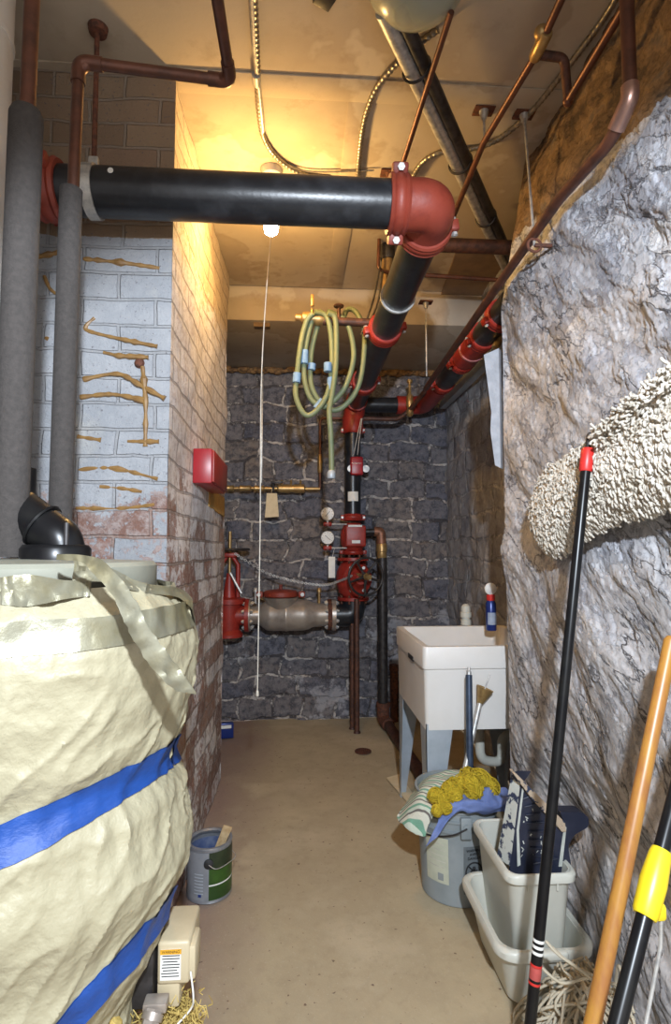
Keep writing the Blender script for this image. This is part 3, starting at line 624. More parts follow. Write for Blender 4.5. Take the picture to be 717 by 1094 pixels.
# brass test piping beside the tag
YT = 4.20
bt = thing('brass_test_piping', 'level brass piping with small valves on the back wall right of the red box', 'pipe', A(300, 522, y=YT))
zb = A(300, 522, y=YT).z; L_ = lambda u: A(u, 522, y=YT).x
MB().cyl((L_(234), YT, zb), (L_(342), YT, zb), .013, n=14).build('run', m_brass, bt)
for u, w_ in ((246, .03), (262, .045), (277, .04)): MB().lathe([(.014, -w_), (.024, -w_*.8), (.02, 0), (.024, w_*.8), (.014, w_)], (L_(u), YT, zb), (1, 0, 0), 14).build('fitting', m_brass, bt)
MB().lathe([(.018, -.11), (.03, -.10), (.034, -.03), (.028, 0), (.034, .03), (.034, .09), (.018, .1)], (L_(312), YT, zb), (1, 0, 0), 18).build('backflow_body', m_brass, bt)
for u in (301, 311, 321): MB().cyl((L_(u), YT, zb), (L_(u), YT-.03, zb+.06), .008, n=8).build('test_port', m_brass, bt)
MB().cyl((L_(292), YT, zb-.02), (L_(292), YT-.02, zb+.05), .012).box((L_(296), YT-.04, zb+.045), (.09, .012, .018), bev=.004).build('valve_lever', m_dark, bt)
MB().tube(fillet([A(342, 522, y=YT), A(342, 447, y=YT), A(386, 447, y=YT)], .03, 5), .0105, 12).build('copper_rise', m_cop, bt)
MB().lathe([(.012, 0), (.018, .02), (.018, .12), (.012, .14)], A(342, 505, y=YT), n=14).build('brass_union', m_brass, bt)
tg = [A(285, 527, y=YT-.05), A(296, 527, y=YT-.05), A(298, 552, y=YT-.055), A(283, 553, y=YT-.055)]
tag(MB().prism(tg, (0, .003, 0)).tube([A(290, 528, y=YT-.05), A(291, 521, y=YT-.03)], .0015, 6).build('paper_tag', m_tag, base=tg[0]), 'tan paper tag hanging from the brass piping on the back wall', 'tag')
# vertical strap conduit on the back wall
tag(MB().box((A(279.5, 460, y=YB-.05).x, YB-.045, (A(279, 397, y=YB).z+A(279, 517, y=YB).z)/2), (.018, .014, A(279, 397, y=YB).z-A(279, 517, y=YB).z), bev=.003).build('wall_conduit', m_steel, base=A(279, 517, y=YB-.05)), 'slim pale metal conduit running down the back wall behind the pull cord', 'conduit')
tag(MB().box(A(280, 348, z=ZD-.01)+V((0, 0, 0)), (.10, .05, .03), bev=.004).build('wood_block', m_board, base=A(280, 348, z=ZD-.01)), 'small brown wooden block fixed to the dropped ceiling near the back', 'block')
tag(MB().prism([A(u, v, x=XP+.004) for u, v in ((222, 521), (238.5, 532), (238.5, 552), (222, 541))], (.008, 0, 0)).build('box_shadow_panel', M('ochre_shadow_tone', (.46, .28, .08), .8), base=A(230, 540, x=XP)), 'ochre shadow of the red box on the pier side, modelled as a thin panel', 'shadow')  # thin ochre panel standing in for the shadow below the red box
# red box on the pier side
by0 = A(206, 497, x=XP).y; bxx = A(228.5, 497, y=by0).x-XP; by1 = A(243, 500, x=XP+bxx).y
rbz1, rbz0 = A(217, 479, y=by0).z, A(217, 516, y=by0).z
rb = thing('red_alarm_box', 'red metal box mounted on the side of the brick pier', 'box', (XP, (by0+by1)/2, rbz0))
MB().box((XP+bxx/2-.004, (by0+by1)/2, (rbz0+rbz1)/2), (bxx-.008, by1-by0, rbz1-rbz0), bev=.004).build('casing', m_redbox, rb)
MB().box((XP+bxx-.004, (by0+by1)/2, (rbz0+rbz1)/2), (.010, by1-by0-.012, rbz1-rbz0-.012), bev=.003).build('cover', m_red, rb)

# branch at the right and its cross pipe
ZB = ZM-.0; XB = A(500, 378, z=ZB).x
br = thing('branch_pipe', 'black and red branch pipe above the recess, running back beside the right wall', 'pipe', (XB, 3.2, ZB))
RB = .062
MB().cyl((XB, 2.30, ZB), (XB, 4.0, ZB), RB).build('pipe', m_black, br)
for (u, v) in ((528, 337), (516, 360), (497, 385), (470, 408)):
    y = A(u, v, z=ZB).y; coupling(br, (XB, y, ZB), (0, 1, 0), RB, (1, 0, .4), .06, m_red)
ya, yb_ = A(514, 362, z=ZB).y, A(499, 382, z=ZB).y
MB().cyl((XB, ya, ZB), (XB, yb_, ZB), RB+.008).build('red_spool', m_red, br)
MB().lathe([(RB+.012, -.008), (RB+.012, .008)], (XB, (ya+yb_)/2, ZB), (0, 1, 0)).build('pink_band', M('pink_band', (.62, .25, .25), .5), br)
MB().tube(fillet([V((XB, A(466, 411, z=ZB).y, ZB)), V((XB, YR, ZB)), V((XB-.2, YR, ZB))], .12, 8), RB+.006, 24).build('red_elbow', m_red, br)
MB().cyl((XB-.18, YR, ZB), (xr+.07, YR, ZB), RB-.006).build('cross_pipe', m_black, br)
q = A(521, 372, y=2.6); MB().cyl((XB+.06, 2.62, ZB-.03), (XB+.02, 2.62, ZB-.10), .018, n=12).build('drain_plug', m_brass, br)
# angle iron beam / ledge behind it
tag(MB().box((1.10, 3.4, A(500, 400, x=1.08).z-.02), (.05, 1.5, .05), bev=.004).build('steel_angle', m_leg, base=(1.10, 3.4, 2.2)), 'pale steel angle running along the recess wall below the branch pipe', 'beam')
# thin rusty pipe with brass valve
YV = 3.98
tv = thing('vent_valve_pipe', 'rusty pipe with upright brass valve between the riser and the right branch', 'pipe', A(415, 452, y=YV))
MB().tube(fillet([A(388, 447, y=YV), A(425, 448, y=YV), A(436, 440, y=YV), A(455, 417, y=3.7)], .03, 5), .017, 12).build('run', m_copd, tv)
q = A(438, 438, y=YV-.03)
MB().lathe([(.012, -.05), (.028, -.03), (.02, .01), (.028, .04), (.024, .10), (.010, .12), (.010, .2), (.02, .2), (.02, .22)], q, n=16).build('brass_valve', m_brass, tv)
# hose valve with stub, and the coil of hose
YH = 2.78; YHB = A(410, 350, z=ZM).y
hv = thing('hose_valve', 'brass hose valve with upright lever on a stub beside the main pipe', 'valve', A(330, 343, y=YH))
zh = A(340, 343, y=YH).z
MB().cyl(A(345, 343, y=YH), V((XR-.02, YH, A(400, 345, y=YH).z)), .021, n=16).build('stub_pipe', m_copd, hv)
MB().lathe([(.010, 0), (.018, .004), (.018, .03), (.030, .04), (.034, .07), (.028, .1), (.034, .12), (.024, .15)], A(315, 339, y=YH), (1, 0, -.05), 18).build('valve_body', m_brass, hv)
MB().cyl(A(333.5, 338, y=YH), A(333.5, 330, y=YH), .008).box(A(333.8, 321, y=YH), (.018, .014, .062), bev=.004).build('lever', m_brass, hv)
MB().cyl(A(362, 343, y=YH), A(362, 330, y=YH), .01).torus(A(362, 327, y=YH), (0, 0, 1), .022, .005, 20, 6).tube([A(359, 327, y=YH), A(365, 327, y=YH)], .004, 6).build('small_wheel', m_copd, hv)
hs = MB()
def Hp(x, y): return (300+x/5.975, 310+y/5.975)
loops = [([(215, 140), (290, 165), (322, 300), (325, 500), (295, 670), (215, 780), (150, 790), (97, 680), (103, 550), (130, 330), (165, 200), (205, 150)], 2.74),
         ([(300, 138), (340, 150), (400, 185), (445, 270), (465, 430), (420, 600), (345, 700), (270, 745), (190, 690), (150, 560), (155, 400), (185, 240), (215, 160), (260, 138)], 2.78),
         ([(400, 180), (425, 125), (475, 135), (522, 220), (535, 350), (500, 600), (410, 735), (320, 765), (240, 700), (192, 590), (195, 400), (235, 230), (275, 170), (330, 150), (400, 180)], 2.82),
         ([(300, 145), (345, 175), (355, 300), (350, 500), (328, 660), (310, 770), (318, 900), (322, 1000), (325, 1130), (324, 1175)], 2.71)]
hsT = thing('garden_hose', 'coiled green hose hanging from the brass valve, bound with light blue tape', 'hose', A(352, 420, y=2.78))
for pts, yy in loops:
    hs.tube(cat([A(*Hp(*p), y=yy+.015*math.sin(i*.9)) for i, p in enumerate(pts)], 6), .0135, 12)
hs.build('hose', m_hose, hsT)
for (a, b, yy) in (((152, 385), (150, 470), 2.78), ((105, 530), (100, 590), 2.74), ((322, 560), (322, 640), 2.74), ((300, 465), (300, 520), 2.72), ((200, 470), (196, 510), 2.82), ((270, 705), (225, 760), 2.76)):
    MB().tube([A(*Hp(*a), y=yy), A(*Hp(*b), y=yy)], .0205, 10).build('tape_wrap', m_hblue, hsT)
e = A(354, 507, y=2.71); MB().lathe([(.018, 0), (.021, .006), (.021, .03), (.015, .04)], e-V((0, 0, .02)), n=14).build('end_fitting', m_leg, hsT)

# ------------------------------------------------------------------ other overhead pipes
def plate(u, v, name, lab, rod=None, z=ZC, sz=(.075, .05)):
    c = A(u, v, z=z-.006); o = thing('hanger_plate', lab, 'hanger', c, 'rusty ceiling hanger plates')
    MB().box(c, (sz[0], sz[1], .008), bev=.002).build('plate', m_rust, o)
    m = MB().lathe([(.018, 0), (.012, -.02), (.010, -.03)], c-V((0, 0, .004)), n=10)
    if rod: m.tube([c, rod], .0045, 8)
    m.build('rod', m_steel if rod else m_rust, o)
    return o
# brown copper pipe from the heater along the ceiling
hp1, hp2 = V((0, 0, 0)), None
hot = A(68, 500, y=1.32); hx_, hy_ = hot.x, 1.32
zt_ = A(88, 66, y=hy_).z
cpz = thing('insulated_hot_pipe', 'copper pipe in grey foam, rising from the heater and turning along the ceiling', 'pipe', (hx_, hy_, 1.25))
far = A(245, 73, z=zt_-.0); x2 = far.x
path = [V((hx_-.004, hy_, 1.7)), V((hx_+.004, hy_, zt_)), V((x2, hy_+.02, zt_-.012)), V((x2-.012, .45, zt_-.012))]
MB().tube(fillet(path, .045, 6), .0135, 16).build('copper_pipe', m_cop, cpz)
for i_ in (1, 2):
    p = path[i_]; a_ = (path[i_-1]-p).normalized()*.055; b_ = (path[i_+1]-p).normalized()*.055
    MB().tube(fillet([p+a_, p, p+b_], .045, 6), .0165, 16).build('solder_elbow', m_cop, cpz)
zf = A(78, 203, y=hy_).z
MB().cyl((hx_-.004, hy_, 1.25), (hx_-.004, hy_, zf), .0255).build('foam_sleeve', m_foam, cpz)
c1 = A(14, 480, y=1.16)
cold = thing('insulated_cold_pipe', 'thick grey foam sleeve on a brown pipe at the far left above the heater', 'pipe', (c1.x, 1.16, 1.25))
MB().cyl((c1.x, 1.16, 1.25), (c1.x, 1.16, A(22, 124, y=1.16).z), .033).lathe([(.033, 0), (.028, .012), (.016, .018)], (c1.x, 1.16, A(22, 124, y=1.16).z), n=24).build('foam_sleeve', m_foam, cold)
MB().cyl((c1.x+.0, 1.16, 1.7), (c1.x+.004, 1.16, ZC), .0155).build('copper_pipe', m_cop, cold)
tag(MB().cyl((-.897, 1.44, 0), (-.897, 1.44, ZC), .132, n=40).lathe([(.134, -.01), (.136, 0), (.134, .01)], (-.897, 1.44, 2.62), n=40).build('white_duct', m_duct, base=(-.897, 1.44, 0)), 'wide white round duct at the left edge behind the foam-wrapped pipe', 'duct')
# right wall pipe
XW = .770; zrw = A(655, 150, x=XW).z
pw = [V((XW, 1.36, ZC)), V((XW, 1.36, zrw+.02)), V((XW, 1.36+.05, zrw-.02)), V((XW-.01, 3.35, A(457, 412, x=XW-.01).z))]
wp = thing('wall_pipe', 'brown copper pipe dropping from the ceiling then running back along the right rock wall', 'pipe', (XW, 1.36, zrw))
y1 = A(655, 150, x=XW).y
pw = [V((XW+.01, y1-.06, ZC)), V((XW+.01, y1-.06, zrw+.06)), A(653, 150, x=XW), A(597, 213, x=XW), A(455, 415, x=XW)]
MB().tube(fillet(pw, .05, 6), .0165, 16).build('pipe', m_cop, wp)
MB().tube(fillet([pw[1]+V((0, 0, .03)), pw[1], pw[1].lerp(pw[2], .75)], .04, 6), .0205, 16).build('elbow', M('bright_solder_copper', (.5, .3, .24), .3, .8), wp)
cp = A(571, 262, x=XW); MB().torus(cp, V((0, 1, -.0)), .022, .005, 20, 6).box(cp+V((.03, 0, 0)), (.06, .012, .012), bev=.003).build('pipe_clip', m_rust, wp)
# upper copper pipe with tee and the one joined to it
yT = 1.55; T_ = A(573, 58, y=yT); 
ct = thing('tee_copper_pipe', 'long copper pipe with brass tee below the ceiling, right of the red elbow', 'pipe', T_)
XT = T_.x; ze = T_.z
MB().tube([V((XT-.01, .75, T_.z+.02)), T_, A(517, 152, z=ze-.005), A(480, 242, z=ze-.012)], .0115, 14).build('pipe', m_cop, ct)
MB().lathe([(.016, -.045), (.019, -.04), (.019, .04), (.016, .045)], T_-V((0, .03, 0)), (0, 1, 0), 14).sphere(T_-V((0.01, .06, -.01)), .022, 12).build('brass_tee', m_brass, ct)
B1 = A(603, 62, y=yT); B2 = A(607, 108, y=yT+.02)
MB().tube(fillet([T_, B1, B2], .02, 5), .0135, 14).build('branch', m_copd, ct)
B3 = V((B2.x, .55, B2.z+.004))
MB().tube([B2, B3], .0115, 14).sphere(B2, .0165, 12).build('return_pipe', m_cop, ct)
# left copper diagonal
d0, d1 = A(475, 35, z=2.76), A(425, 192, z=2.72)
dd = (d0-d1).normalized()
tag(MB().tube([d1, d0+dd*.06], .0095, 12).build('slim_copper_pipe', m_cop, base=d1), 'slim copper pipe slanting up from the red elbow past the glass globe', 'pipe')
# hangers
r1 = A(517, 150, z=ze)
plate(517, 118, 'hanger_plate', 'rusty plate on a short rod above the tee copper pipe', V((A(517, 118, z=ZC).x, A(517, 118, z=ZC).y, ze)))
pb = A(560, 122, z=ZC)
plate(560, 122, 'hanger_plate', 'rusty plate with a long pale rod down to the wall pipe', V((XW, A(571, 262, x=XW).y, cp.z)))
plate(416, 185, 'hanger_plate', 'rusty plate just left of the slim copper pipe', None)
pp = A(455, 323, z=ZD)
plate(455, 323, 'hanger_plate', 'rusty plate with a rod to the branch pipe near the back', V((pp.x, pp.y, A(458, 402, y=pp.y).z)), z=ZD)
# crossing pipes behind the elbow
q0, q1 = A(478, 262, y=2.55), A(540, 269, y=2.55)
tag(MB().cyl(V((q0.x-.1, 2.55, q0.z)), V((1.12, 2.55, q0.z)), .033, n=18).build('dark_cross_pipe', m_copd, base=q0), 'dark thick pipe crossing to the right behind the red elbow', 'pipe')
q0, q1 = A(452, 293, y=2.9), A(535, 303, y=2.9)
tag(MB().cyl(V((q0.x-.12, 2.9, q0.z)), V((1.12, 2.9, q0.z-.02)), .012, n=12).sphere(q0, .018).build('thin_cross_pipe', m_cop, base=q0), 'thin copper pipe crossing right below the dark thick pipe', 'pipe')
# pipe descending behind the main, joins hose stub
yv = 2.86
vq = thing('bronze_drop_pipe', 'yellowish pipe dropping from the ceiling behind the black main', 'pipe', A(412, 345, y=yv))
MB().tube([A(411, 350, y=yv), A(415, 250, y=yv), V((A(415, 250, y=yv).x, yv, ZC))], .029, 16).build('pipe', M('ochre_painted_pipe', (.30, .19, .07), .5, .2, (.2, .12, .05), 20), vq)
MB().lathe([(.036, -.05), (.04, -.04), (.04, .04), (.036, .05)], A(414, 268, y=yv), n=18).build('collar', m_dark, vq)
tag(MB().tube(fillet([V((A(405, 240, y=2.8).x, 2.8, ZC)), A(404, 286, y=2.8), A(409, 290, y=2.8), A(424, 292, y=2.82)], .02, 5), .009, 10).build('bent_tube', m_cop, base=A(404, 286, y=2.8)), 'thin bent copper tube left of the ochre drop pipe', 'pipe')
for k, (a, b) in enumerate(((398, 384), (402, 388))):
    pass
tag(MB().tube(cat([A(406, 285, y=2.78), A(399, 320, y=2.78), A(386, 358, y=2.78)], 5), .005, 8).tube(cat([A(409, 290, y=2.79), A(404, 322, y=2.79), A(392, 352, y=2.79)], 5), .005, 8).build('black_cables', m_dark, base=A(399, 320, y=2.78)), 'pair of dark cables slanting down beside the black main pipe', 'cable')
# conduits on the ceiling
cA, cB = A(418, 30, z=2.80), A(527, 258, z=2.80); dn = (cA-cB).normalized()
cd = thing('grey_conduit', 'grey metal conduit running diagonally across the ceiling under the globe', 'conduit', cB)
MB().tube([cB-dn*.3, cA+dn*.06], .024, 18).build('tube', m_steel, cd)
MB().tube([V((cB.x+.05, cB.y, 2.80))-dn*.3, V((cA.x+.05, cA.y, 2.80))+dn*.06], .022, 18).build('tube', m_dark, cd)
for f in (.0, .38, .7): MB().torus(cA.lerp(cB, f+.12)+V((.02, 0, .0)), dn, .045, .005, 24, 6).build('strap', m_dark, cd)
def flex(pts, r, lab, z=ZC-.012, n=8):
    P_ = cat([A(u, v, z=z) for u, v in pts], n); out = [P_[0]]
    for p in P_[1:]:
        while (p-out[-1]).length > .006: out.append(out[-1]+(p-out[-1]).normalized()*.006)
    rr = [r*(1.12 if i % 3 == 0 else .9) for i in range(len(out))]
    return tag(MB().tube(out, rr, 10).build('armoured_cable', m_flex, base=out[0]), lab, 'cable', 'armoured cables on the ceiling')
flex([(271, -60), (272, 0), (275, 70), (277, 120), (283, 150), (300, 172), (325, 187), (350, 190)], .010, 'armoured cable curving off the straight conduit beside the pull cord')
flex([(468, 32), (450, 45), (427, 65), (403, 93), (389, 130), (383, 180), (383, 205)], .010, 'armoured cable looping down behind the middle of the black pipe')
flex([(668, -20), (645, 20), (600, 80), (565, 122), (530, 150), (500, 160), (470, 163), (450, 175), (438, 195)], .010, 'armoured cable running from the right wall corner to the red elbow')
flex([(265, -60), (266, 0), (268, 60)], .007, 'slim armoured cable against the straight conduit at the top') if False else None
flex([(300, 172), (330, 183), (400, 182)], .004, 'thin cable along the ceiling above the black pipe')
bulb = V((-.118, 2.30, A(287, 243, y=2.30).z))
s0, s1 = A(267, -50, z=ZC-.014), V((bulb.x, 2.28, ZC-.014))
tag(MB().tube([s0, A(272, 50, z=ZC-.014), A(281, 140, z=ZC-.014)], .009, 10).lathe([(.015, -.02), (.015, .02)], A(274, 85, z=ZC-.014), A(281, 140, z=ZC)-A(267, -50, z=ZC), 10).build('straight_conduit', m_steel, base=A(281, 140, z=ZC-.014)), 'straight metal conduit on the ceiling leading to the bulb', 'conduit')

# ------------------------------------------------------------------ lamps
bl = thing('hanging_bulb', 'lit bare bulb hanging from the ceiling just behind the black pipe', 'lamp', (bulb.x, 2.3, ZC))
MB().lathe([(.045, 0), (.045, -.03), (.02, -.04)], (bulb.x, 2.3, ZC)).build('ceiling_cap', m_white, bl)
MB().cyl((bulb.x, 2.3, ZC-.03), (bulb.x, 2.3, bulb.z+.09), .005, n=8).build('cord', m_cord, bl)
MB().lathe([(.012, .105), (.021, .09), (.021, .05), (.016, .045)], bulb, n=20).build('socket', m_dark, bl)
MB().lathe([(.014, .05), (.018, .04), (.028, .015), (.031, -.004), (.026, -.022), (.012, -.033), (.001, -.035)], bulb, n=24).build('bulb', m_lampglow, bl)
ce = A(275, 741, y=2.27)
pc = thing('pull_cord', 'long white pull cord hanging from the bulb almost to the floor', 'cord', ce)
MB().tube(cat([V((bulb.x+.02, 2.28, bulb.z+.08)), V((bulb.x+.0, 2.24, bulb.z-.1)), A(279.5, 400, y=2.26), A(278, 560, y=2.26), ce], 6), .0022, 8).build('cord', m_cord, pc)
MB().lathe([(.003, 0), (.006, .004), (.005, .02), (.002, .026)], ce-V((0, 0, .012)), n=10).build('pull_end', m_cord, pc)
gc = A(446, -27, y=1.42)
gb = thing('glass_globe', 'unlit frosted glass bowl lamp at the top edge of the ceiling', 'lamp', V((gc.x, 1.42, ZC)))
prof = [(.142*math.cos(t), -.10*math.sin(t)) for t in [PI/2*k/10 for k in range(10)]]+[(.001, -.10)]
MB().lathe(prof+[(.001, -.094)]+[(.136*math.cos(t), -.094*math.sin(t)) for t in [PI/2*k/10 for k in range(9, -1, -1)]], gc+V((0, 0, .0)), n=48, caps=False).build('glass_bowl', m_glass, gb)
MB().lathe([(.05, 0), (.05, gc.z-ZC+.02), (.146, gc.z-ZC+.012), (.146, gc.z-ZC-.004), (.135, gc.z-ZC-.004)], (gc.x, 1.42, ZC), n=40).build('lamp_base', m_lid, gb)

# ================================================================== WATER HEATER
TX, TY, ZTOP = -.55, 1.20, 1.232
def interp(tab, t):
    if t <= tab[0][0]: return tab[0][1]
    for (a, b), (c, d) in zip(tab, tab[1:]):
        if t <= c:
            s = (t-a)/(c-a); s = s*s*(3-2*s); return b+(d-b)*s
    return tab[-1][1]
RT = [(0, .205), (.25, .212), (.38, .232), (.54, .290), (.68, .334), (.78, .318), (.84, .290), (.92, .315), (1.0, .332), (1.08, .336), (1.14, .322), (1.19, .285), (1.22, .262)]
def brad(th, z):
    r = interp(RT, z)
    k = .5+.5*math.cos(th+.15)              # fuller towards the aisle
    r = .262+(r-.262)*(.35+.65*k) if r > .262 else r*(1)+(.262-r)*(1-k)*.8
    p = V((math.cos(th), math.sin(th), 0))
    s1 = z*3.4-th*1.3
    n1 = noise.noise(V((p.x*1.2+3, p.y*1.2, s1*1.6)))
    n2 = noise.noise(V((p.x*3, p.y*3+7, (z-th*.25)*13)))
    n3 = noise.noise(V((p.x*9, p.y*9, z*9+n1*2)))
    f = (1-abs(n2))**5
    n4 = noise.noise(V((p.x*14+5, p.y*14, (z+th*.12)*34)))
    return r+.010*n1+.007*f-.004+.0045*n3+.0022*(1-abs(n4))**4
wh = thing('water_heater', 'water heater wrapped in a crumpled cream blanket with blue tape at the left', 'water heater', (TX, TY, 0))
MB().cyl((TX, TY, 0), (TX, TY, ZTOP-.02), .195, n=40).lathe([(.17, 0), (.17, .06)], (TX, TY, 0)).build('tank', m_lid, wh)
NZ, NTH = 300, 420
def bl_(i, j):
    th = 2*PI*i/NTH; z = .05+1.145*j/(NZ-1); r = brad(th, z)
    return V((TX+r*math.cos(th), TY+r*math.sin(th), z+.012*noise.noise(V((math.cos(th)*2.5, math.sin(th)*2.5, 9)))*(j > NZ-40)))
MB().grid(bl_, NTH, NZ, closed_u=True).build('blanket', m_blanket, wh)
MB().lathe([(.24, -.06), (.25, -.045), (.25, .0), (.243, .008), (.10, .014), (0, .014)], (TX, TY, ZTOP), n=56).build('lid', m_lid, wh)
def hit(u, v, ext=0.0):
    r = ray(u, v); o = V((0, 0, H)); t = .4
    while t < 3:
        p = o+r*t; d = math.hypot(p.x-TX, p.y-TY)
        if d < brad(math.atan2(p.y-TY, p.x-TX), p.z)+ext: return p
        t += .004
    return o+r*1.2
def band(p3, width, mat, name, th0=0, th1=2*PI, n=240, lift=.004, label=None, wob=.0):
    a, b, c = [hit(*q) for q in p3]; nn = (b-a).cross(c-a).normalized()
    vs = []; K = 5
    for i in range(n+1):
        th = th0+(th1-th0)*i/n
        z = .8
        for _ in range(4):
            r = brad(th, z); z = a.z-(nn.x*(TX+r*math.cos(th)-a.x)+nn.y*(TY+r*math.sin(th)-a.y))/nn.z
        for k in range(K):
            zz = z+width*(k/(K-1)-.5)+wob*noise.noise(V((th*3, k, 1)))
            r = max(brad(th, zz), brad(th, z)-.004)+lift
            vs.append(V((TX+r*math.cos(th), TY+r*math.sin(th), zz)))
    m = MB(); m.add(vs, [(i*K+k, (i+1)*K+k, (i+1)*K+k+1, i*K+k+1) for i in range(n) for k in range(K-1)])
    m.add([v+(V((TX, TY, v.z))-v).normalized()*.003 for v in vs], [(i*K+k+1, (i+1)*K+k+1, (i+1)*K+k, i*K+k) for i in range(n) for k in range(K-1)])
    return m.build(name, mat, wh, label=label, recalc=False)
band([(10, 897), (95, 855), (184, 802)], .058, m_blue, 'blue_tape')
band([(75, 1088), (120, 1040), (172, 975)], .062, m_blue, 'blue_tape')
band([(8, 683), (100, 675), (200, 655)], .052, m_silver, 'foil_tape', wob=.004)
# loose foil tape: crumpled collar at top-left and a long strip peeling down the front right
def strip(pairs, ext, mat, name, n=8, label=None, k=5, free=None):
    L1 = cat([V((a[0], a[1], 0)) for a, b in pairs], n); L2 = cat([V((b[0], b[1], 0)) for a, b in pairs], n)
    m = MB(); N_ = len(L1); vs = []; depth = []
    for i in range(N_):
        for j in range(k):
            q = L1[i].lerp(L2[i], j/(k-1)); 
            if free: p = A(q.x, q.y, y=free(i/(N_-1))+.006*noise.noise(V((q.x*.05, q.y*.05, 2))))
            else:
                p = hit(q.x, q.y, ext); p += V((0, 0, 0))
            vs.append(p+V((.004*noise.noise(V((q.x*.12, q.y*.12, 0))), -.006*noise.noise(V((q.x*.1, q.y*.1, 5))), 0)))
    fs = [(i*k+j, (i+1)*k+j, (i+1)*k+j+1, i*k+j+1) for i in range(N_-1) for j in range(k-1)]
    m.add(vs, fs); m.add([v+V((0, .003, 0)) for v in vs], [f[::-1] for f in fs])
    return m.build(name, mat, wh, recalc=False, label=label)
strip([((0, 617), (0, 646)), ((30, 614), (30, 648)), ((70, 620), (70, 640)), ((98, 617), (96, 637))], .012, m_silver, 'foil_collar', label='crumpled shiny foil tape')
strip([((60, 592), (60, 598)), ((88, 593), (84, 600)), ((112, 601), (96, 608)), ((140, 634), (122, 640)), ((160, 672), (140, 680)), ((185, 706), (163, 714)), ((210, 742), (186, 738))], .014, m_silver, 'loose_strip', label='long loose foil strip',
      free=lambda t: .93-.02*math.sin(t*3))
strip([((78, 598), (78, 622)), ((110, 603), (112, 622)), ((150, 622), (150, 633)), ((190, 628), (190, 638)), ((205, 640), (206, 652))], .010, m_silver, 'foil_patch')
# vent elbow on top
vc = A(60, 585, y=1.17)
MB().lathe([(.066, 0), (.066, .026), (.060, .034), (.02, .036)], (vc.x, 1.17, ZTOP+.008), n=36).build('vent_base', m_bpole, wh, label='black round vent base')
MB().tube(fillet([V((vc.x+.012, 1.17, ZTOP+.03)), V((vc.x+.005, 1.17, ZTOP+.055)), V((vc.x-.10, 1.19, ZTOP+.125)), V((vc.x-.10, 1.19, ZTOP+.2))], .04, 6), .044, 24).torus((vc.x-.03, 1.175, ZTOP+.08), (-.83, .1, .55), .045, .004, 28, 6).build('vent_elbow', m_bpole, wh)
MB().cyl((vc.x+.035, 1.13, ZTOP+.04), (vc.x+.035, 1.13, ZTOP+.085), .005, n=8).build('screw_stud', m_dark, wh)
# gas control at the base of the tank
gcx0, gcx1, gy0, gy1, gz0, gz1 = -.274, -.210, 1.19, 1.31, .392, .484
gm = MB(); pr = [(gcx0, gz0+.0), (gcx0+.035, gz0-.028), (gcx0+.055, gz0-.006), (gcx1, gz0+.02), (gcx1, gz1-.01), (gcx1-.006, gz1), (gcx0+.004, gz1), (gcx0, gz1-.005)]
gcb = MB().box(((gcx0+gcx1)/2, (gy0+gy1)/2, (gz0+gz1)/2+.008), (gcx1-gcx0, gy1-gy0, gz1-gz0-.01), bev=.007, seg=3).box(((gcx0+gcx1)/2-.010, (gy0+gy1)/2-.005, gz0-.008), (.045, .10, .05), bev=.005).box(((gcx0+gcx1)/2+.012, gy0+.035, (gz0+gz1)/2+.004), (gcx1-gcx0-.002, .062, gz1-gz0-.026), bev=.006).build('gas_control', m_cream, wh, label='cream plastic control box')
MB().box((gcx0-.035, 1.25, .427), (.06, .13, .125), bev=.006).build('valve_block', m_dark, gcb)
lx = gcx0+.027
MB().box((lx, gy0-.0008, .445), (.040, .0012, .058)).build('warning_label', m_paper, gcb)
MB().box((lx, gy0-.0018, .4695), (.041, .0012, .009)).build('label_header', m_warn, gcb)
text('WARNING', .0072, (lx, gy0-.0026, .4695), FRONT, m_ink, gcb, ext=.0001)
tl = MB()
for k in range(8): tl.box((lx+random.uniform(-.001, .001), gy0-.0016, .462-k*.0055), (.034-.006*(k % 3 == 2), .0006, .0016))
tl.build('fine_print', m_ink, gcb)
MB().tube(cat([(gcx1+.002, 1.19, .43), (gcx1+.010, 1.18, .39), (gcx1+.004, 1.19, .36), (gcx1-.02, 1.18, .34)], 6), .0018, 8).build('igniter_wire', m_paper, gcb)
# flexible gas tube and fibre tuft
fp = cat([V((-.272, 1.14, .365)), V((-.285, 1.10, .325)), V((-.30, 1.06, .25)), V((-.32, 1.03, .10)), V((-.33, 1.02, .02))], 10); o_ = [fp[0]]
for p in fp[1:]:
    while (p-o_[-1]).length > .004: o_.append(o_[-1]+(p-o_[-1]).normalized()*.004)
MB().tube(o_, [.0105 if i % 3 else .0125 for i in range(len(o_))], 12).build('flex_tube', m_brass, wh)
MB().cyl(V((-.270, 1.155, .39)), V((-.278, 1.12, .345)), .017, n=6).lathe([(.02, -.006), (.02, .006)], V((-.271, 1.15, .38)), (-.2, -.6, -.7), 16).box((-.268, 1.165, .392), (.045, .03, .018), bev=.003).build('tube_nut', m_stain, wh)
gw = MB()
for k in range(1100):
    a = V((-.255+random.gauss(0, .025), 1.21+random.gauss(0, .03), .315+random.gauss(0, .02))); q = [a]
    for s in range(4): q.append(q[-1]+V((random.gauss(0, .008), random.gauss(0, .008), random.gauss(-.002, .007))))
    gw.tube(q, .0010, 4)
gw.sphere((-.26, 1.22, .305), .040, 14, (1.1, 1, .9))
gwo = gw.build('glass_wool_tuft', m_glasswool, wh, recalc=False); gwo['kind'] = 'stuff'
MB().prism([(-.335, 1.10, .42), (-.318, 1.10, .40), (-.312, 1.11, .24), (-.34, 1.10, .22)], (0, .02, 0)).build('insulation_edge', m_glasswool, wh)

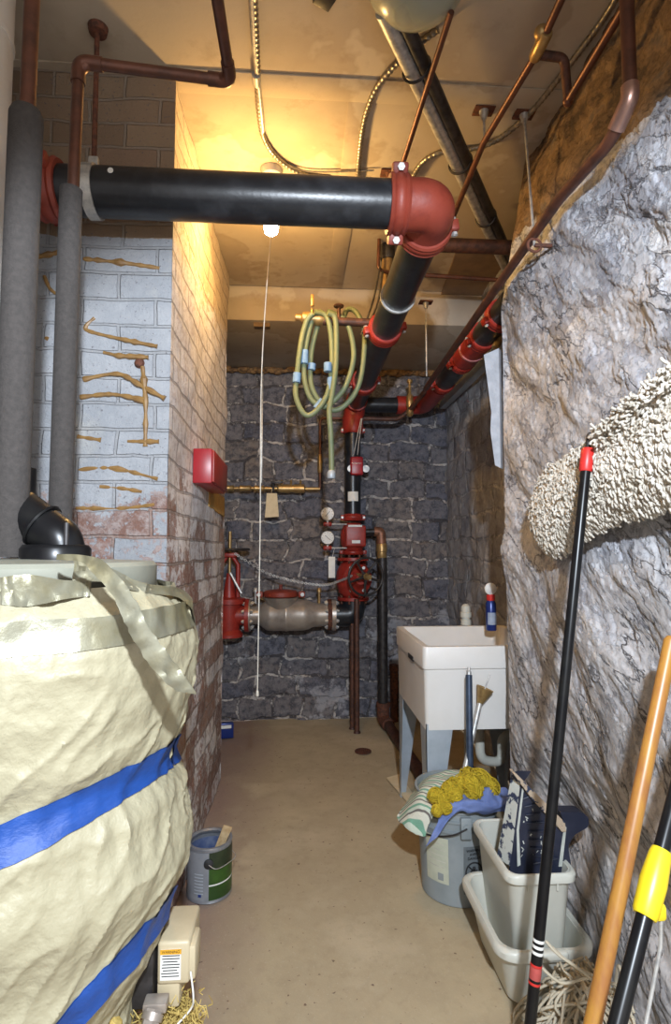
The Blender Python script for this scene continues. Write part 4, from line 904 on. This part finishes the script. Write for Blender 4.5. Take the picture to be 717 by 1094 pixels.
# ================================================================== SINK
sx0, sx1, sy0, sy1, zs, zsb = .522, 1.105, 2.335, 2.985, .862, .515
sk = thing('laundry_sink', 'white plastic laundry sink on pale metal legs in the recess', 'sink', ((sx0+sx1)/2, (sy0+sy1)/2, 0))
def rrect(x0, y0, x1, y1, r, z, n=5):
    out = []
    for cx, cy, a0 in ((x1-r, y1-r, 0), (x0+r, y1-r, PI/2), (x0+r, y0+r, PI), (x1-r, y0+r, 1.5*PI)):
        for k in range(n+1):
            t = a0+PI/2*k/n; out.append(V((cx+r*math.cos(t), cy+r*math.sin(t), z)))
    return out
def shell(rings, caps=(True, True)):
    m = MB(); n = len(rings[0]); vs = [p for r_ in rings for p in r_]
    fs = [(i*n+j, i*n+(j+1) % n, (i+1)*n+(j+1) % n, (i+1)*n+j) for i in range(len(rings)-1) for j in range(n)]
    if caps[0]: fs.append(tuple(range(n))[::-1])
    if caps[1]: fs.append(tuple(range((len(rings)-1)*n, len(rings)*n)))
    return m.add(vs, fs)
def RR(d, z, r=.02): return rrect(sx0+d, sy0+d, sx1-d, sy1-d, max(r, .005), z)
shell([RR(.028, zsb), RR(.010, zsb+.006), RR(.006, zs-.095), RR(0, zs-.09), RR(-.0, zs-.006), RR(.003, zs), RR(.028, zs), RR(.034, zs-.01), RR(.06, zsb+.05), RR(.09, zsb+.025)]).build('basin', m_tub, sk, sharp=30)
slot = A(439, 702, x=sx0); MB().box((sx0+.001, slot.y, slot.z), (.008, .11, .022), bev=.003).build('side_slot', m_ink, sk)
for (cx, cy, dx, dy) in ((sx0+.012, sy0+.012, 1, 1), (sx0+.012, sy1-.012, 1, -1), (sx1-.012, sy0+.012, -1, 1), (sx1-.012, sy1-.012, -1, -1)):
    lg = MB(); w0, w1, zt0 = .115, .030, zsb+.03
    lg.prism([(cx, cy, 0), (cx+dx*w1, cy, 0), (cx+dx*w0, cy, zt0), (cx, cy, zt0)], (0, dy*.003, 0))
    lg.prism([(cx, cy, 0), (cx, cy+dy*w1, 0), (cx, cy+dy*w0, zt0), (cx, cy, zt0)], (dx*.003, 0, 0))
    lg.box((cx+dx*.014, cy+dy*.014, .004), (.034, .034, .008))
    lg.build('leg', m_leg, sk)
tag_ = thing('vent_fitting', 'white plastic vent fitting standing behind the sink', 'fitting', A(498, 671, y=3.05))
vf = A(498, 671, y=3.05)
MB().lathe([(.02, -vf.z), (.02, .015), (.028, .018), (.028, .045), (.022, .048), (.022, .058), (.030, .06), (.030, .085), (.024, .088), (.026, .10), (.024, .118), (.010, .13), (0, .132)], vf, n=24).build('body', m_plas, tag_)
bc = A(525, 672, y=2.80)
bcn = thing('spray_can', 'blue spray can with round white top on the back corner of the sink', 'can', V((bc.x, 2.80, zs)))
MB().lathe([(.024, 0), (.026, .004), (.026, .135), (.018, .150), (.016, .155)], (bc.x, 2.80, zs), n=24).build('body', m_bluecan, bcn)
MB().lathe([(.018, .145), (.021, .155), (.021, .175), (.014, .18)], (bc.x, 2.80, zs), n=20).build('red_collar', m_rplas, bcn)
MB().lathe([(.026, -.006), (.030, -.003), (.030, .003), (.026, .006)], (bc.x-.004, 2.79, zs+.208), (0, 1, 0), 24).cyl((bc.x, 2.80, zs+.17), (bc.x, 2.80, zs+.185), .008).build('white_disc', m_white, bcn)
MB().grid(lambda i, j: V((bc.x+.0266*math.sin(-1+2*i/10), 2.80-.0266*math.cos(-1+2*i/10), zs+.03+.06*j)), 11, 2).build('label_panel', M('silver_blue_label', (.35, .42, .55), .4), bcn)
MB().box((1.085, 2.62, zs+.002), (.04, .4, .005)).build('soap_stain', M('tan_residue', (.45, .38, .25), .8), sk)
dp = thing('sink_drain_pipe', 'grey drain trap hanging below the laundry sink', 'pipe', (.86, 2.7, 0))
MB().tube(fillet([V((.86, 2.66, zsb)), V((.86, 2.66, .28)), V((.98, 2.7, .25)), V((.98, 2.7, .38)), V((1.13, 2.7, .38))], .05, 6), .022, 14).build('trap', m_plas, dp)

# ================================================================== BUCKET
bx, byy, bh = .605, 2.17, .37
bk = thing('grey_bucket', 'grey plastic bucket with wire handle and printed labels, stuffed with rags', 'bucket', (bx, byy, 0))
pr = [(.128, 0), (.132, .004), (.142, bh-.115), (.150, bh-.112), (.150, bh-.106), (.143, bh-.103), (.144, bh-.078), (.152, bh-.075), (.152, bh-.069), (.145, bh-.066), (.146, bh-.043), (.155, bh-.04), (.155, bh-.033), (.147, bh-.03), (.148, bh-.01), (.155, bh-.008), (.155, bh), (.146, bh), (.142, bh-.02), (.13, .012), (0, .012)]
MB().lathe(pr, (bx, byy, 0), n=56).build('pail', m_buck, bk)
def onb(ang, z, off=0): # ang from -y direction, +right
    r = .132+.010*(z/.255) if z < .255 else .15
    return V((bx+(r+off)*math.sin(ang), byy-(r+off)*math.cos(ang), z))
for a in (-.05, PI-.05):
    c_ = onb(a, .285, .004); dr_ = V((math.sin(a), -math.cos(a), 0))
    MB().box(c_, (.04, .018, .075), Matrix.Rotation(a, 3, 'Z'), bev=.006).lathe([(.012, 0), (.012, .012), (0, .013)], c_+V((0, 0, .005)), dr_, 14).build('handle_ear', m_buck, bk)
hb = [onb(-.05, .29, .02), onb(-.35, .262, .012), onb(-.8, .240, .012), onb(-1.3, .228, .012), onb(-1.9, .24, .012), onb(-2.5, .262, .012), onb(PI-.05-2*PI, .29, .02)]
MB().tube(cat(hb, 6), .003, 8).build('wire_handle', m_dark, bk)
def blab(a0, a1, z0, z1, off, mat, name, par, n=10):
    return MB().grid(lambda i, j: onb(a0+(a1-a0)*i/n, z0+(z1-z0)*j/4, off), n+1, 5).build(name, mat, par)
L1 = blab(-1.15, -.48, .075, .235, .0012, M('cream_green_label', (.50, .51, .40), .6, 0, (.44, .46, .36), 20), 'side_label', bk)
for k in range(5): blab(-1.05, -.6+.05*(k % 2), .21-.02*k, .2125-.02*k, .0018, M('faint_grey_print', (.55, .53, .46), .7), 'print', L1)
blab(-.78, -.62, .085, .110, .0018, m_buck, 'barcode', L1)
L2 = blab(-.10, .45, .05, .215, .0010, M('darker_grey_print', (.15, .17, .18), .6), 'warning_panel', bk)
for k, s_ in enumerate(('WARNING', 'AVISO', 'DANGER')):
    a = .17; p = onb(a, .202-k*.0135, .0035)
    text(s_, .0125, p, Matrix.Rotation(a, 3, 'Z') @ FRONT, m_ink, L2, 'warning_text', ext=.0006)
a = .17; cpt = onb(a, .128, .003)
MB().torus(cpt, V((math.sin(a), -math.cos(a), 0)), .031, .0026, 32, 6).tube([cpt+V((-.022*math.cos(a), -.022*math.sin(a), .022)), cpt+V((.022*math.cos(a), .022*math.sin(a), -.022))], .0024, 6).box(cpt+V((0, 0, -.006)), (.026, .002, .022), Matrix.Rotation(a, 3, 'Z')).sphere(cpt+V((0, 0, .012)), .006, 8).build('prohibition_mark', m_ink, L2)
# rags: cloth surfaces over the bucket rim, placed as folded sheets with thickness
def rag(name, label, cat_, mat, fn, nu, nv, thick=.004, base=None):
    m = MB(); top = [fn(i/(nu-1), j/(nv-1)) for j in range(nv) for i in range(nu)]
    fs = [(j*nu+i, j*nu+i+1, (j+1)*nu+i+1, (j+1)*nu+i) for j in range(nv-1) for i in range(nu-1)]
    m.add(top, fs); o = m.build(name, mat, base=base or (bx, byy, bh), recalc=True, sharp=80)
    md = o.modifiers.new('thickness', 'SOLIDIFY'); md.thickness = thick; md.offset = 0
    md = o.modifiers.new('smooth', 'SUBSURF'); md.levels = md.render_levels = 1
    return tag(o, label, cat_, 'rags in the grey bucket')
def bez(rows):   # rows: list of rows of (u, v, y) control points -> smooth surface
    R_ = [cat([A(u, v, y=y) for (u, v, y) in row], 8) for row in rows]; n = len(R_[0])
    cols = [cat([R_[k][i] for k in range(len(R_))], 8) for i in range(n)]
    def f(s, t):
        a = s*(n-1); c = cols[int(round(a))]; return c[int(round(t*(len(c)-1)))]
    return f, n, len(cols[0])
def rough(f, amp, sc, seed=0):
    def g(s, t):
        p = f(s, t); d = fb(p, sc, 3, seed); return p+V((.3*amp*d, -amp*d*.6, amp*d))
    return g
f, nu, nv = bez([[(470, 832, 2.33), (450, 836, 2.28), (436, 856, 2.20), (424, 872, 2.15)], [(488, 822, 2.30), (466, 829, 2.20), (446, 853, 2.10), (432, 884, 2.08)], [(515, 830, 2.24), (490, 836, 2.14), (456, 862, 2.05), (444, 892, 2.045)], [(508, 850, 2.2), (484, 854, 2.10), (463, 872, 2.03), (455, 893, 2.03)]])
rag('striped_towel', 'green and white striped towel hanging over the left rim of the bucket', 'towel', m_towel, rough(f, .012, 22), nu, nv, .008)
f, nu, nv = bez([[(455, 905, 2.00), (462, 890, 2.00), (470, 870, 2.0), (462, 852, 2.05)], [(468, 893, 1.98), (478, 873, 1.985), (486, 858, 1.98), (488, 846, 2.04)], [(480, 872, 1.985), (496, 864, 1.975), (508, 855, 1.98), (510, 842, 2.05)], [(505, 868, 1.985), (524, 865, 1.985), (535, 858, 2.0), (530, 842, 2.07)], [(548, 868, 2.03), (552, 862, 2.06), (553, 855, 2.09), (545, 843, 2.13)]])
rag('blue_cloth', 'periwinkle blue cloth draped over the front rim of the bucket', 'cloth', m_bcloth, rough(f, .022, 17, 3), nu, nv, .004)
yc = MB()
for (u, v, y, r) in ((466, 851, 2.03, .030), (480, 845, 2.02, .034), (495, 838, 2.04, .040), (512, 833, 2.06, .044), (522, 842, 2.05, .040), (506, 845, 2.01, .036), (488, 842, 2.05, .040), (503, 836, 2.02, .040), (473, 853, 2.01, .028), (476, 862, 1.99, .026), (467, 866, 1.99, .02), (486, 850, 2.0, .028), (500, 828, 2.12, .03)):
    c_ = A(u, v, y=y)
    for ring in range(46):
        t0 = random.uniform(0, 6.28); ax = V((random.gauss(0, 1), random.gauss(0, 1), random.gauss(0, 1))).normalized(); _, aa, bb = basis(ax)
        rr = r*random.uniform(.75, 1.0); off = ax*rr*random.uniform(-.6, .6); q = math.sqrt(max(.05, 1-(off.length/rr)**2))
        yc.tube([c_+off+(aa*math.cos(t0+k*.28)+bb*math.sin(t0+k*.28))*rr*q for k in range(10)], .0028, 4, caps=False)
    yc.sphere(c_, r*.82, 12)
tag(yc.build('yellow_cloth', m_ycloth, base=(bx, byy, bh), recalc=False), 'yellow netted cleaning cloth heaped on top of the bucket rags', 'cloth', 'rags in the grey bucket')
# poles standing in the bucket
a, b = A(501, 830, y=2.16), A(501, 721, y=2.27)
pl = thing('blue_metal_pole', 'dark blue metal pole standing upright in the bucket before the sink', 'pole', V((a.x, 2.16, .03)))
MB().tube([V((a.x, 2.15, .03)), b], .0135, 14).build('shaft', m_pole2, pl)
MB().lathe([(.010, 0), (.010, .012), (.006, .016), (.006, .03), (0, .032)], b, b-a, 12).build('threaded_tip', m_steel, pl)
a, b, c_ = A(495, 830, y=2.2), A(513, 750, y=2.30), A(521, 728, y=2.30)
fn_ = thing('funnel_tool', 'shiny metal tube with a brass cone end standing in the bucket', 'tool', V((a.x-.02, 2.15, .03)))
dv = (c_-b).normalized()
MB().tube([V((a.x-.03, 2.12, .05)), a, b], .011, 12).build('tube', m_steel, fn_)
MB().lathe([(.010, -.01), (.014, .0), (.034, .055), (.036, .06), (.030, .055)], b, dv, 20).build('cone', m_brass, fn_)
MB().tube([b, c_+dv*.03], .003, 8).build('rod', m_steel, fn_)

# ================================================================== BINS
def bin_(name, label, x0, y0, x1, y1, t0, h, tp, r, rimw, base, grp):
    # rectangular tub: top rectangle corners (x0,y0)-(x1,y1), base inset tp
    o = thing(name, label, 'bin', ((x0+x1)/2, (y0+y1)/2, base), grp); z = base
    R_ = lambda d, zz: rrect(x0+d, y0+d, x1-d, y1-d, max(.012, r-d*.3), zz, 6)
    shell([R_(tp+.01, z), R_(tp, z+.008), R_(.006, z+h-.03), R_(.004, z+h-.026), R_(.004, z+h-.004), R_(.008, z+h-.004), R_(tp+.006, z+.012), R_(tp+.02, z+.010)]).build('tub', m_plas, o, sharp=40)
    shell([R_(.004, z+h-.024), R_(-rimw+.002, z+h-.026), R_(-rimw, z+h-.008), R_(-rimw+.006, z+h), R_(.002, z+h), R_(.006, z+h-.006), R_(.006, z+h-.024)], (False, False)).build('rim', m_plas, o, sharp=50)
    return o
b1 = bin_('wash_bin', 'low white plastic bin on the floor holding the taller wastebasket', .560, 1.565, .815, 1.935, 0, .175, .035, .055, .014, .004, 'white plastic bins')
hd = MB(); hd.box(((.56+.815)/2, 1.558, .168), (.10, .024, .024), bev=.008, seg=3).build('grip', m_plas, b1)
b2 = bin_('wastebasket', 'tall white plastic wastebasket standing inside the low bin', .605, 1.625, .800, 1.955, 0, .325, .030, .035, .009, .018, 'white plastic bins')
for k in (.66, .745): MB().tube([(k, 1.624, .317), (k, 1.626, .295)], .003, 8).build('rim_tab', m_plas, b2)
# paint tray on end inside the wastebasket
TYY = 1.69
def Tp(x, y, yy=TYY): return A(520+x/5.975, 810+y/5.975, y=yy)
tr = thing('paint_tray', 'dark blue paint tray crusted with pale paint, standing on end in the wastebasket', 'tray', Tp(330, 690))
MB().prism([Tp(215, 170), Tp(470, 400), Tp(500, 470), Tp(475, 760), Tp(145, 740)], (0, .006, 0)).build('ramp', m_traypl, tr)
rb_ = MB()
for k in range(9): rb_.tube([Tp(235+k*8, 260+k*52, TYY-.004), Tp(300+k*22 if k < 7 else 460, 235+k*58 if k < 7 else 640, TYY-.004)], .002, 6)
rb_.build('ramp_ribs', m_traypl, tr)
m_crust = M('crusted_pale_paint', (.50, .52, .48), .55, 0, (.03, .04, .08), 34, .53, .56, .4); m_tan = M('crusted_tan_paint', (.46, .36, .26), .6, 0, (.03, .04, .08), 40, .52, .55, .5)
MB().prism([Tp(170, 105, TYY+.03), Tp(215, 160, TYY), Tp(150, 690, TYY), Tp(75, 640, TYY+.04)], (-.003, .006, 0)).build('side_wall', m_crust, tr)
dpt = MB(); dpt.prism([Tp(225, 190, TYY-.001), Tp(235, 200, TYY-.001), Tp(205, 460, TYY-.001), Tp(215, 680, TYY-.001), Tp(195, 690, TYY-.001), Tp(190, 460, TYY-.001)], (0, -.002, 0))
dpt.prism([Tp(495, 430, TYY-.001), Tp(508, 440, TYY-.001), Tp(480, 690, TYY-.001), Tp(458, 690, TYY-.001), Tp(480, 520, TYY-.001)], (0, -.002, 0))
for k in range(26): 
    x, y = random.uniform(220, 450), random.uniform(260, 660)
    if x < 215+(y-170)*1.05: dpt.box(Tp(x, y, TYY-.0015), (random.uniform(.001, .004), .001, random.uniform(.003, .012)), Matrix.Rotation(random.uniform(-1, 1), 3, 'Y'))
dpt.build('dried_paint', m_dpaint, tr)
MB().prism([Tp(172, 100, TYY-.03), Tp(186, 96, TYY-.03), Tp(500, 410, TYY-.02), Tp(508, 470, TYY-.01), Tp(480, 470, TYY-.01), Tp(450, 430, TYY-.02), Tp(300, 275, TYY-.02)], (0, .035, 0)).build('top_wall', m_tan, tr, label='wall crusted with tan dried paint')
MB().prism([Tp(165, 95, TYY), Tp(200, 80, TYY+.04), Tp(285, 82, TYY+.05), Tp(240, 150, TYY+.01)], (0, .006, -.002)).build('corner_lip', m_traypl, tr)
lb_ = fillet([Tp(470, 345), Tp(610, 345), Tp(655, 380), Tp(650, 440), Tp(560, 490), Tp(520, 560), Tp(540, 690), Tp(535, 800), Tp(480, 800), Tp(490, 600), Tp(505, 450)], .012, 4)
MB().prism(lb_, (0, .045, 0)).build('paint_well', m_traypl, tr)

# ================================================================== POLES, MOPS
def shaft(a, b, extend): d = (b-a).normalized(); return a-d*extend
# black pole with red collar and shaggy mop head on the wall
pt, pbm = A(628, 482, y=1.37), A(568, 1080, y=1.25)
dv = (pt-pbm).normalized(); foot = pbm-dv*((pbm.z-.004)/dv.z)
mp = thing('dust_mop', 'shaggy cotton mop head against the rock wall on a black pole with red collar', 'mop', foot)
MB().tube([foot, pt], .0122, 16).build('pole', m_bpole, mp)
MB().lathe([(.0135, -.055), (.0165, -.05), (.0165, .0), (.0145, .006)], pt, dv, 18).build('red_collar', m_rplas, mp)
MB().tube([pt, pt+dv*.045], .007, 10).lathe([(.004, 0), (.008, .02), (.003, .03)], pt+dv*.02, dv, 8).build('pole_tip', m_dark, mp)
for k in (.085, .12): MB().lathe([(.0126, -.0025), (.0130, 0), (.0126, .0025)], pbm+dv*(k-.03), dv, 16).build('red_band', m_rplas, mp)
pm = pbm+dv*.075
MB().lathe([(.0124, -.012), (.0127, 0), (.0124, .012)], pm, dv, 16).build('printed_mark', M('faded_red_print', (.45, .08, .07), .5), mp)
for k in range(3): MB().lathe([(.0124, -.003), (.0126, 0), (.0124, .003)], pbm+dv*(.115+k*.012), dv, 16).build('white_print', m_paper, mp)
# mop head outline (photo), laid against the wall
def Wp(u, v, x): return A(u, v, x=x)
outl_top = [(569, 560), (571, 530), (580, 505), (602, 488), (630, 470), (655, 450), (680, 430), (705, 410), (735, 390), (770, 370)]
outl_bot = [(575, 578), (588, 590), (602, 588), (620, 574), (640, 562), (660, 552), (685, 548), (710, 538), (740, 545), (780, 560)]
tc, bc_ = cat([V((u, v, 0)) for u, v in outl_top], 6), cat([V((u, v, 0)) for u, v in outl_bot], 6)
def wx(y, z): return rx(y, z)-rdisp(y, z)
def Hd(s, t):
    i = s*(len(tc)-1); k = int(i); f_ = i-k; k2 = min(k+1, len(tc)-1)
    a_ = tc[k].lerp(tc[k2], f_); b_ = bc_[k].lerp(bc_[k2], f_); q = a_.lerp(b_, t)
    return A(q.x, q.y, x=.775)
mh = MB()
core = MB()
def cf(i, j):
    p = Hd(i/40, .04+.92*j/20); bul = .045*math.sin(PI*j/20)**.5*min(1, i/6); return V((.787-bul+.006*fb(p, 30), p.y, p.z))
mh.grid(cf, 41, 21)
for k in range(7500):
    s, t = random.random()**.95, random.random()
    p = Hd(s, t); bul = .045*max(.05, math.sin(PI*t))**.5*min(1, s*7+.15)
    p = V((.785-bul, p.y, p.z)); q = [p+V((.008, 0, 0))]
    d = V((-1, random.gauss(0, .9), random.gauss(-.4, .9))).normalized()
    for st in range(5):
        q.append(q[-1]+d*.0056); d = (d+V((.38+.1*st, random.gauss(0, .5), random.gauss(-.35, .5)))).normalized()
    mh.tube(q, .0034, 5)
h_ = mh.build('mop_head', m_yarn, mp, recalc=False, sharp=180); h_['kind'] = 'stuff'
# twisted fringe along the head's upper edge
fr = MB()
for k in range(1100):
    u, v = 636+random.random()*95, 0; s = (u-630)/100; v = 476-s*80+random.gauss(0, 6)
    p = A(u, v, x=.755+random.uniform(-.012, .02)); q = [p]; d = V((random.gauss(-.3, .6), random.gauss(0, 1), random.gauss(0, .8))).normalized()
    for st in range(5): q.append(q[-1]+d*.006); d = (d+V((random.gauss(.1, .4), random.gauss(0, .5), random.gauss(-.1, .5)))).normalized()
    fr.tube(q, .0034, 5)
fo = fr.build('yarn_fringe', m_yarn, mp, recalc=False, sharp=180); fo['kind'] = 'stuff'
# wooden pole
a, b = A(714, 700, y=1.10), A(634, 1090, y=.96); d = (a-b).normalized(); ft = b-d*(b.z/d.z); top = a+d*((.80-a.x)/d.x if d.x else .1)
wpz = tag(MB().tube([ft, a, a+d*.03], .0138, 20).lathe([(.0138, 0), (.010, .008), (.003, .011)], a+d*.03, d, 16).build('wooden_pole', m_wood, base=ft), 'orange varnished wooden pole leaning on the rock wall', 'pole')
# black pole with yellow grip
a, b = A(716, 872, y=.95), A(660, 1092, y=.84); d = (a-b).normalized(); ft = b-d*(b.z/d.z)
yp = thing('scrubber_pole', 'black pole with a yellow plastic grip at the lower right edge', 'pole', ft)
MB().tube([ft, a, a+d*.28], .0125, 18).build('shaft', m_bpole, yp)
g0, g1 = A(690, 985, y=.905), A(713, 905, y=.93)
cc = lambda p: b+d*(p-b).dot(d)
g0, g1 = cc(A(685, 978, y=.9)), cc(A(707, 908, y=.93))
MB().lathe([(.0165, 0), (.019, .006), (.0205, (g1-g0).length*.5), (.017, (g1-g0).length-.01), (.0145, (g1-g0).length)], g0, d, 24).box(g0+V((.022, -.0, .006)), (.026, .012, .026), bev=.006).build('grip', m_yel, yp)
MB().tube([g0+V((.026, -.002, .004)), A(706, 1010, y=.9), A(690, 1094, y=.88), V((.47, .86, .25))], .003, 8).build('pull_rod', m_steel, yp)
# string mop heap on the floor
sm = MB()
for k in range(170):
    top_ = V((random.gauss(.74, .03), random.gauss(1.45, .04), random.uniform(.12, .20)))
    ang = random.uniform(0, 2*PI); R_ = random.uniform(.05, .24)
    q = [top_]
    tip = V((min(.79, max(.55, .72+R_*math.cos(ang)*.9)), min(1.53, 1.40+R_*math.sin(ang)*1.1), random.uniform(.006, .03)))
    midp = top_.lerp(tip, .5)+V((random.gauss(0, .03), random.gauss(0, .03), random.uniform(.0, .05)))
    m2 = top_.lerp(tip, .8)+V((random.gauss(0, .035), random.gauss(0, .035), .01))
    q = cat([top_, midp, m2, tip], 6)
    q = [V((min(p.x, .795), min(p.y, 1.535), max(p.z, .005))) for p in q]
    sm.tube(q, .0036, 6)
for k in range(60):
    a_ = V((random.uniform(.70, .785), random.uniform(1.38, 1.5), random.uniform(.10, .2))); b_ = V((random.uniform(.66, .79), random.uniform(1.16, 1.34), .006)); mz = V((random.uniform(.70, .785), random.uniform(1.26, 1.36), random.uniform(.10, .20)))
    sm.tube(cat([a_, mz, b_.lerp(mz, .35)+V((0, 0, -.02)), b_], 6), .0036, 6)
so = thing('string_mop', 'off-white string mop head heaped on the floor beside the low bin', 'mop', (.70, 1.36, 0))
x_ = sm.build('strings', m_yarn2, so, recalc=False, sharp=180); x_['kind'] = 'stuff'
MB().lathe([(.03, 0), (.045, .02), (.04, .06), (.02, .075)], (.74, 1.45, .09), n=20).build('mop_socket', m_yarn2, so)
# long strands climbing past the bin
st = MB()
for pts in ([(583, 1005), (597, 1020), (625, 1040), (650, 1065), (680, 1090)], [(590, 1012), (610, 1030), (640, 1045), (690, 1065), (720, 1080)], [(655, 1058), (690, 1030), (705, 1050), (717, 1080)], [(575, 1030), (600, 1050), (630, 1045), (655, 1060)], [(670, 1094), (690, 1072), (717, 1080)]):
    P_ = cat([A(u, v, y=1.42-.02*i) for i, (u, v) in enumerate(pts)], 6); st.tube([V((min(p.x, .79), p.y, max(p.z, .006))) for p in P_], .0038, 6)
so2 = st.build('loose_strands', m_yarn2, so, recalc=False); so2['kind'] = 'stuff'

# ================================================================== PAINT CAN AND SMALL THINGS
cc0 = A(228, 955, z=0); cr, chh = .0825, .19
cx_, cy_ = -.322, 2.205
pcn = thing('paint_can', 'open paint can with green label and stir stick beside the pier', 'paint can', (cx_, cy_, 0))
MB().lathe([(cr-.002, 0), (cr+.001, .003), (cr-.001, .008), (cr-.001, chh-.012), (cr+.001, chh-.004), (cr, chh), (cr-.008, chh+.001), (cr-.014, chh-.004), (cr-.012, chh-.012), (cr-.004, chh-.02), (cr-.004, .07), (0, .07)], (cx_, cy_, 0), n=48).build('tin', m_can, pcn)
MB().lathe([(0, .072), (cr-.006, .073), (cr-.0065, .16)], (cx_, cy_, 0), n=40, caps=False).build('dried_paint', m_bpaint, pcn)
def cl_(a0, a1, z0, z1, off, mat, name): return MB().grid(lambda i, j: V((cx_+(cr-.0008+off)*math.sin(a0+(a1-a0)*i/16), cy_-(cr-.0008+off)*math.cos(a0+(a1-a0)*i/16), z0+(z1-z0)*j/2)), 17, 3).build(name, mat, pcn)
cl_(-1.9, .12, .012, chh-.014, .0006, m_canlab, 'grey_label'); cl_(.12, 1.9, .012, .062, .0006, m_green, 'green_label'); cl_(.12, 1.9, .064, .118, .0006, m_green, 'green_label'); cl_(.12, 1.9, .118, chh-.014, .0006, m_dgreen, 'dark_label'); cl_(.12, 1.9, .061, .066, .0009, m_paper, 'white_stripe')
for k in range(7): cl_(-.55, -.12, .10-.011*k, .1035-.011*k, .0009, m_leg, 'fine_print')
cl_(-.35, -.2, .024, .034, .001, m_bluecan, 'small_emblem')
ea = .10; ep = V((cx_+cr*math.sin(ea), cy_-cr*math.cos(ea), .140))
MB().lathe([(.017, -.001), (.017, .004), (.006, .008), (0, .008)], ep, (math.sin(ea), -math.cos(ea), 0), 20).build('handle_ear', m_ink, pcn)
bp = cat([ep+V((.002, -.008, 0)), ep+V((.03, -.012, -.012)), V((cx_+.075, cy_-.045, .122)), V((cx_+cr+.010, cy_+.02, .118)), V((cx_+.03, cy_+cr+.008, .13)), V((cx_-cr*math.sin(ea), cy_+cr*math.cos(ea)+.004, .14))], 6)
MB().tube(bp, .0014, 8).build('wire_bail', m_steel, pcn)
s0_, s1_ = V((cx_+.005, cy_+.01, .078)), V((cx_+.062, cy_+.012, .222)); dd_ = (s1_-s0_).normalized()
Rst = dd_.to_track_quat('Z', 'Y').to_matrix()
tag(MB().prism([s0_+V((-.016, 0, 0)), s0_+V((.014, 0, 0)), s1_+V((.018, .0, -.004)), s1_+V((-.014, 0, .006))], (0, .005, .001)).build('stir_stick', m_stick, base=s0_), 'wooden stir stick standing in the open paint can', 'stick')
tag(MB().box((s0_+s1_)/2+V((-.012, .02, -.004)), (.024, .004, (s1_-s0_).length*.9), Rst, bev=.001).build('stir_stick', m_rust, base=s0_+V((0, .01, 0))), 'dark paint-soaked stick behind the pale one in the open paint can', 'stick')
bb = A(241, 777, z=.0)
bo_ = thing('blue_packet', 'small blue and white packet on the floor at the far end of the pier', 'packet', (bb.x, 4.0, 0))
q = A(241, 778, y=3.9)
MB().box((q.x, 3.92, .055), (.10, .05, .10), Matrix.Rotation(.2, 3, 'Z'), bev=.006).build('carton', m_bluecan, bo_)
MB().box((q.x, 3.885, .085), (.08, .006, .02), Matrix.Rotation(.2, 3, 'Z')).build('white_print', m_paper, bo_)
# loose flat board by the sink leg
fbp = [A(u, v, z=.008) for u, v in ((413, 832), (427, 828), (447, 858), (441, 864))]
tag(MB().prism(fbp, (0, 0, .006)).build('cardboard_scrap', m_tag, base=fbp[0]), 'tan cardboard scrap on the floor beside the sink leg', 'cardboard')
# dark bracket corner seen at the top of the ceiling
q = A(350, 8, z=ZC-.02)
tag(MB().box(A(347, -2, z=ZC-.015), (.055, .05, .02), Matrix.Rotation(.5, 3, 'Z'), bev=.003).build('ceiling_bracket', m_dark, base=A(347, -2, z=ZC-.015)), 'small dark bracket on the ceiling at the top edge', 'bracket')
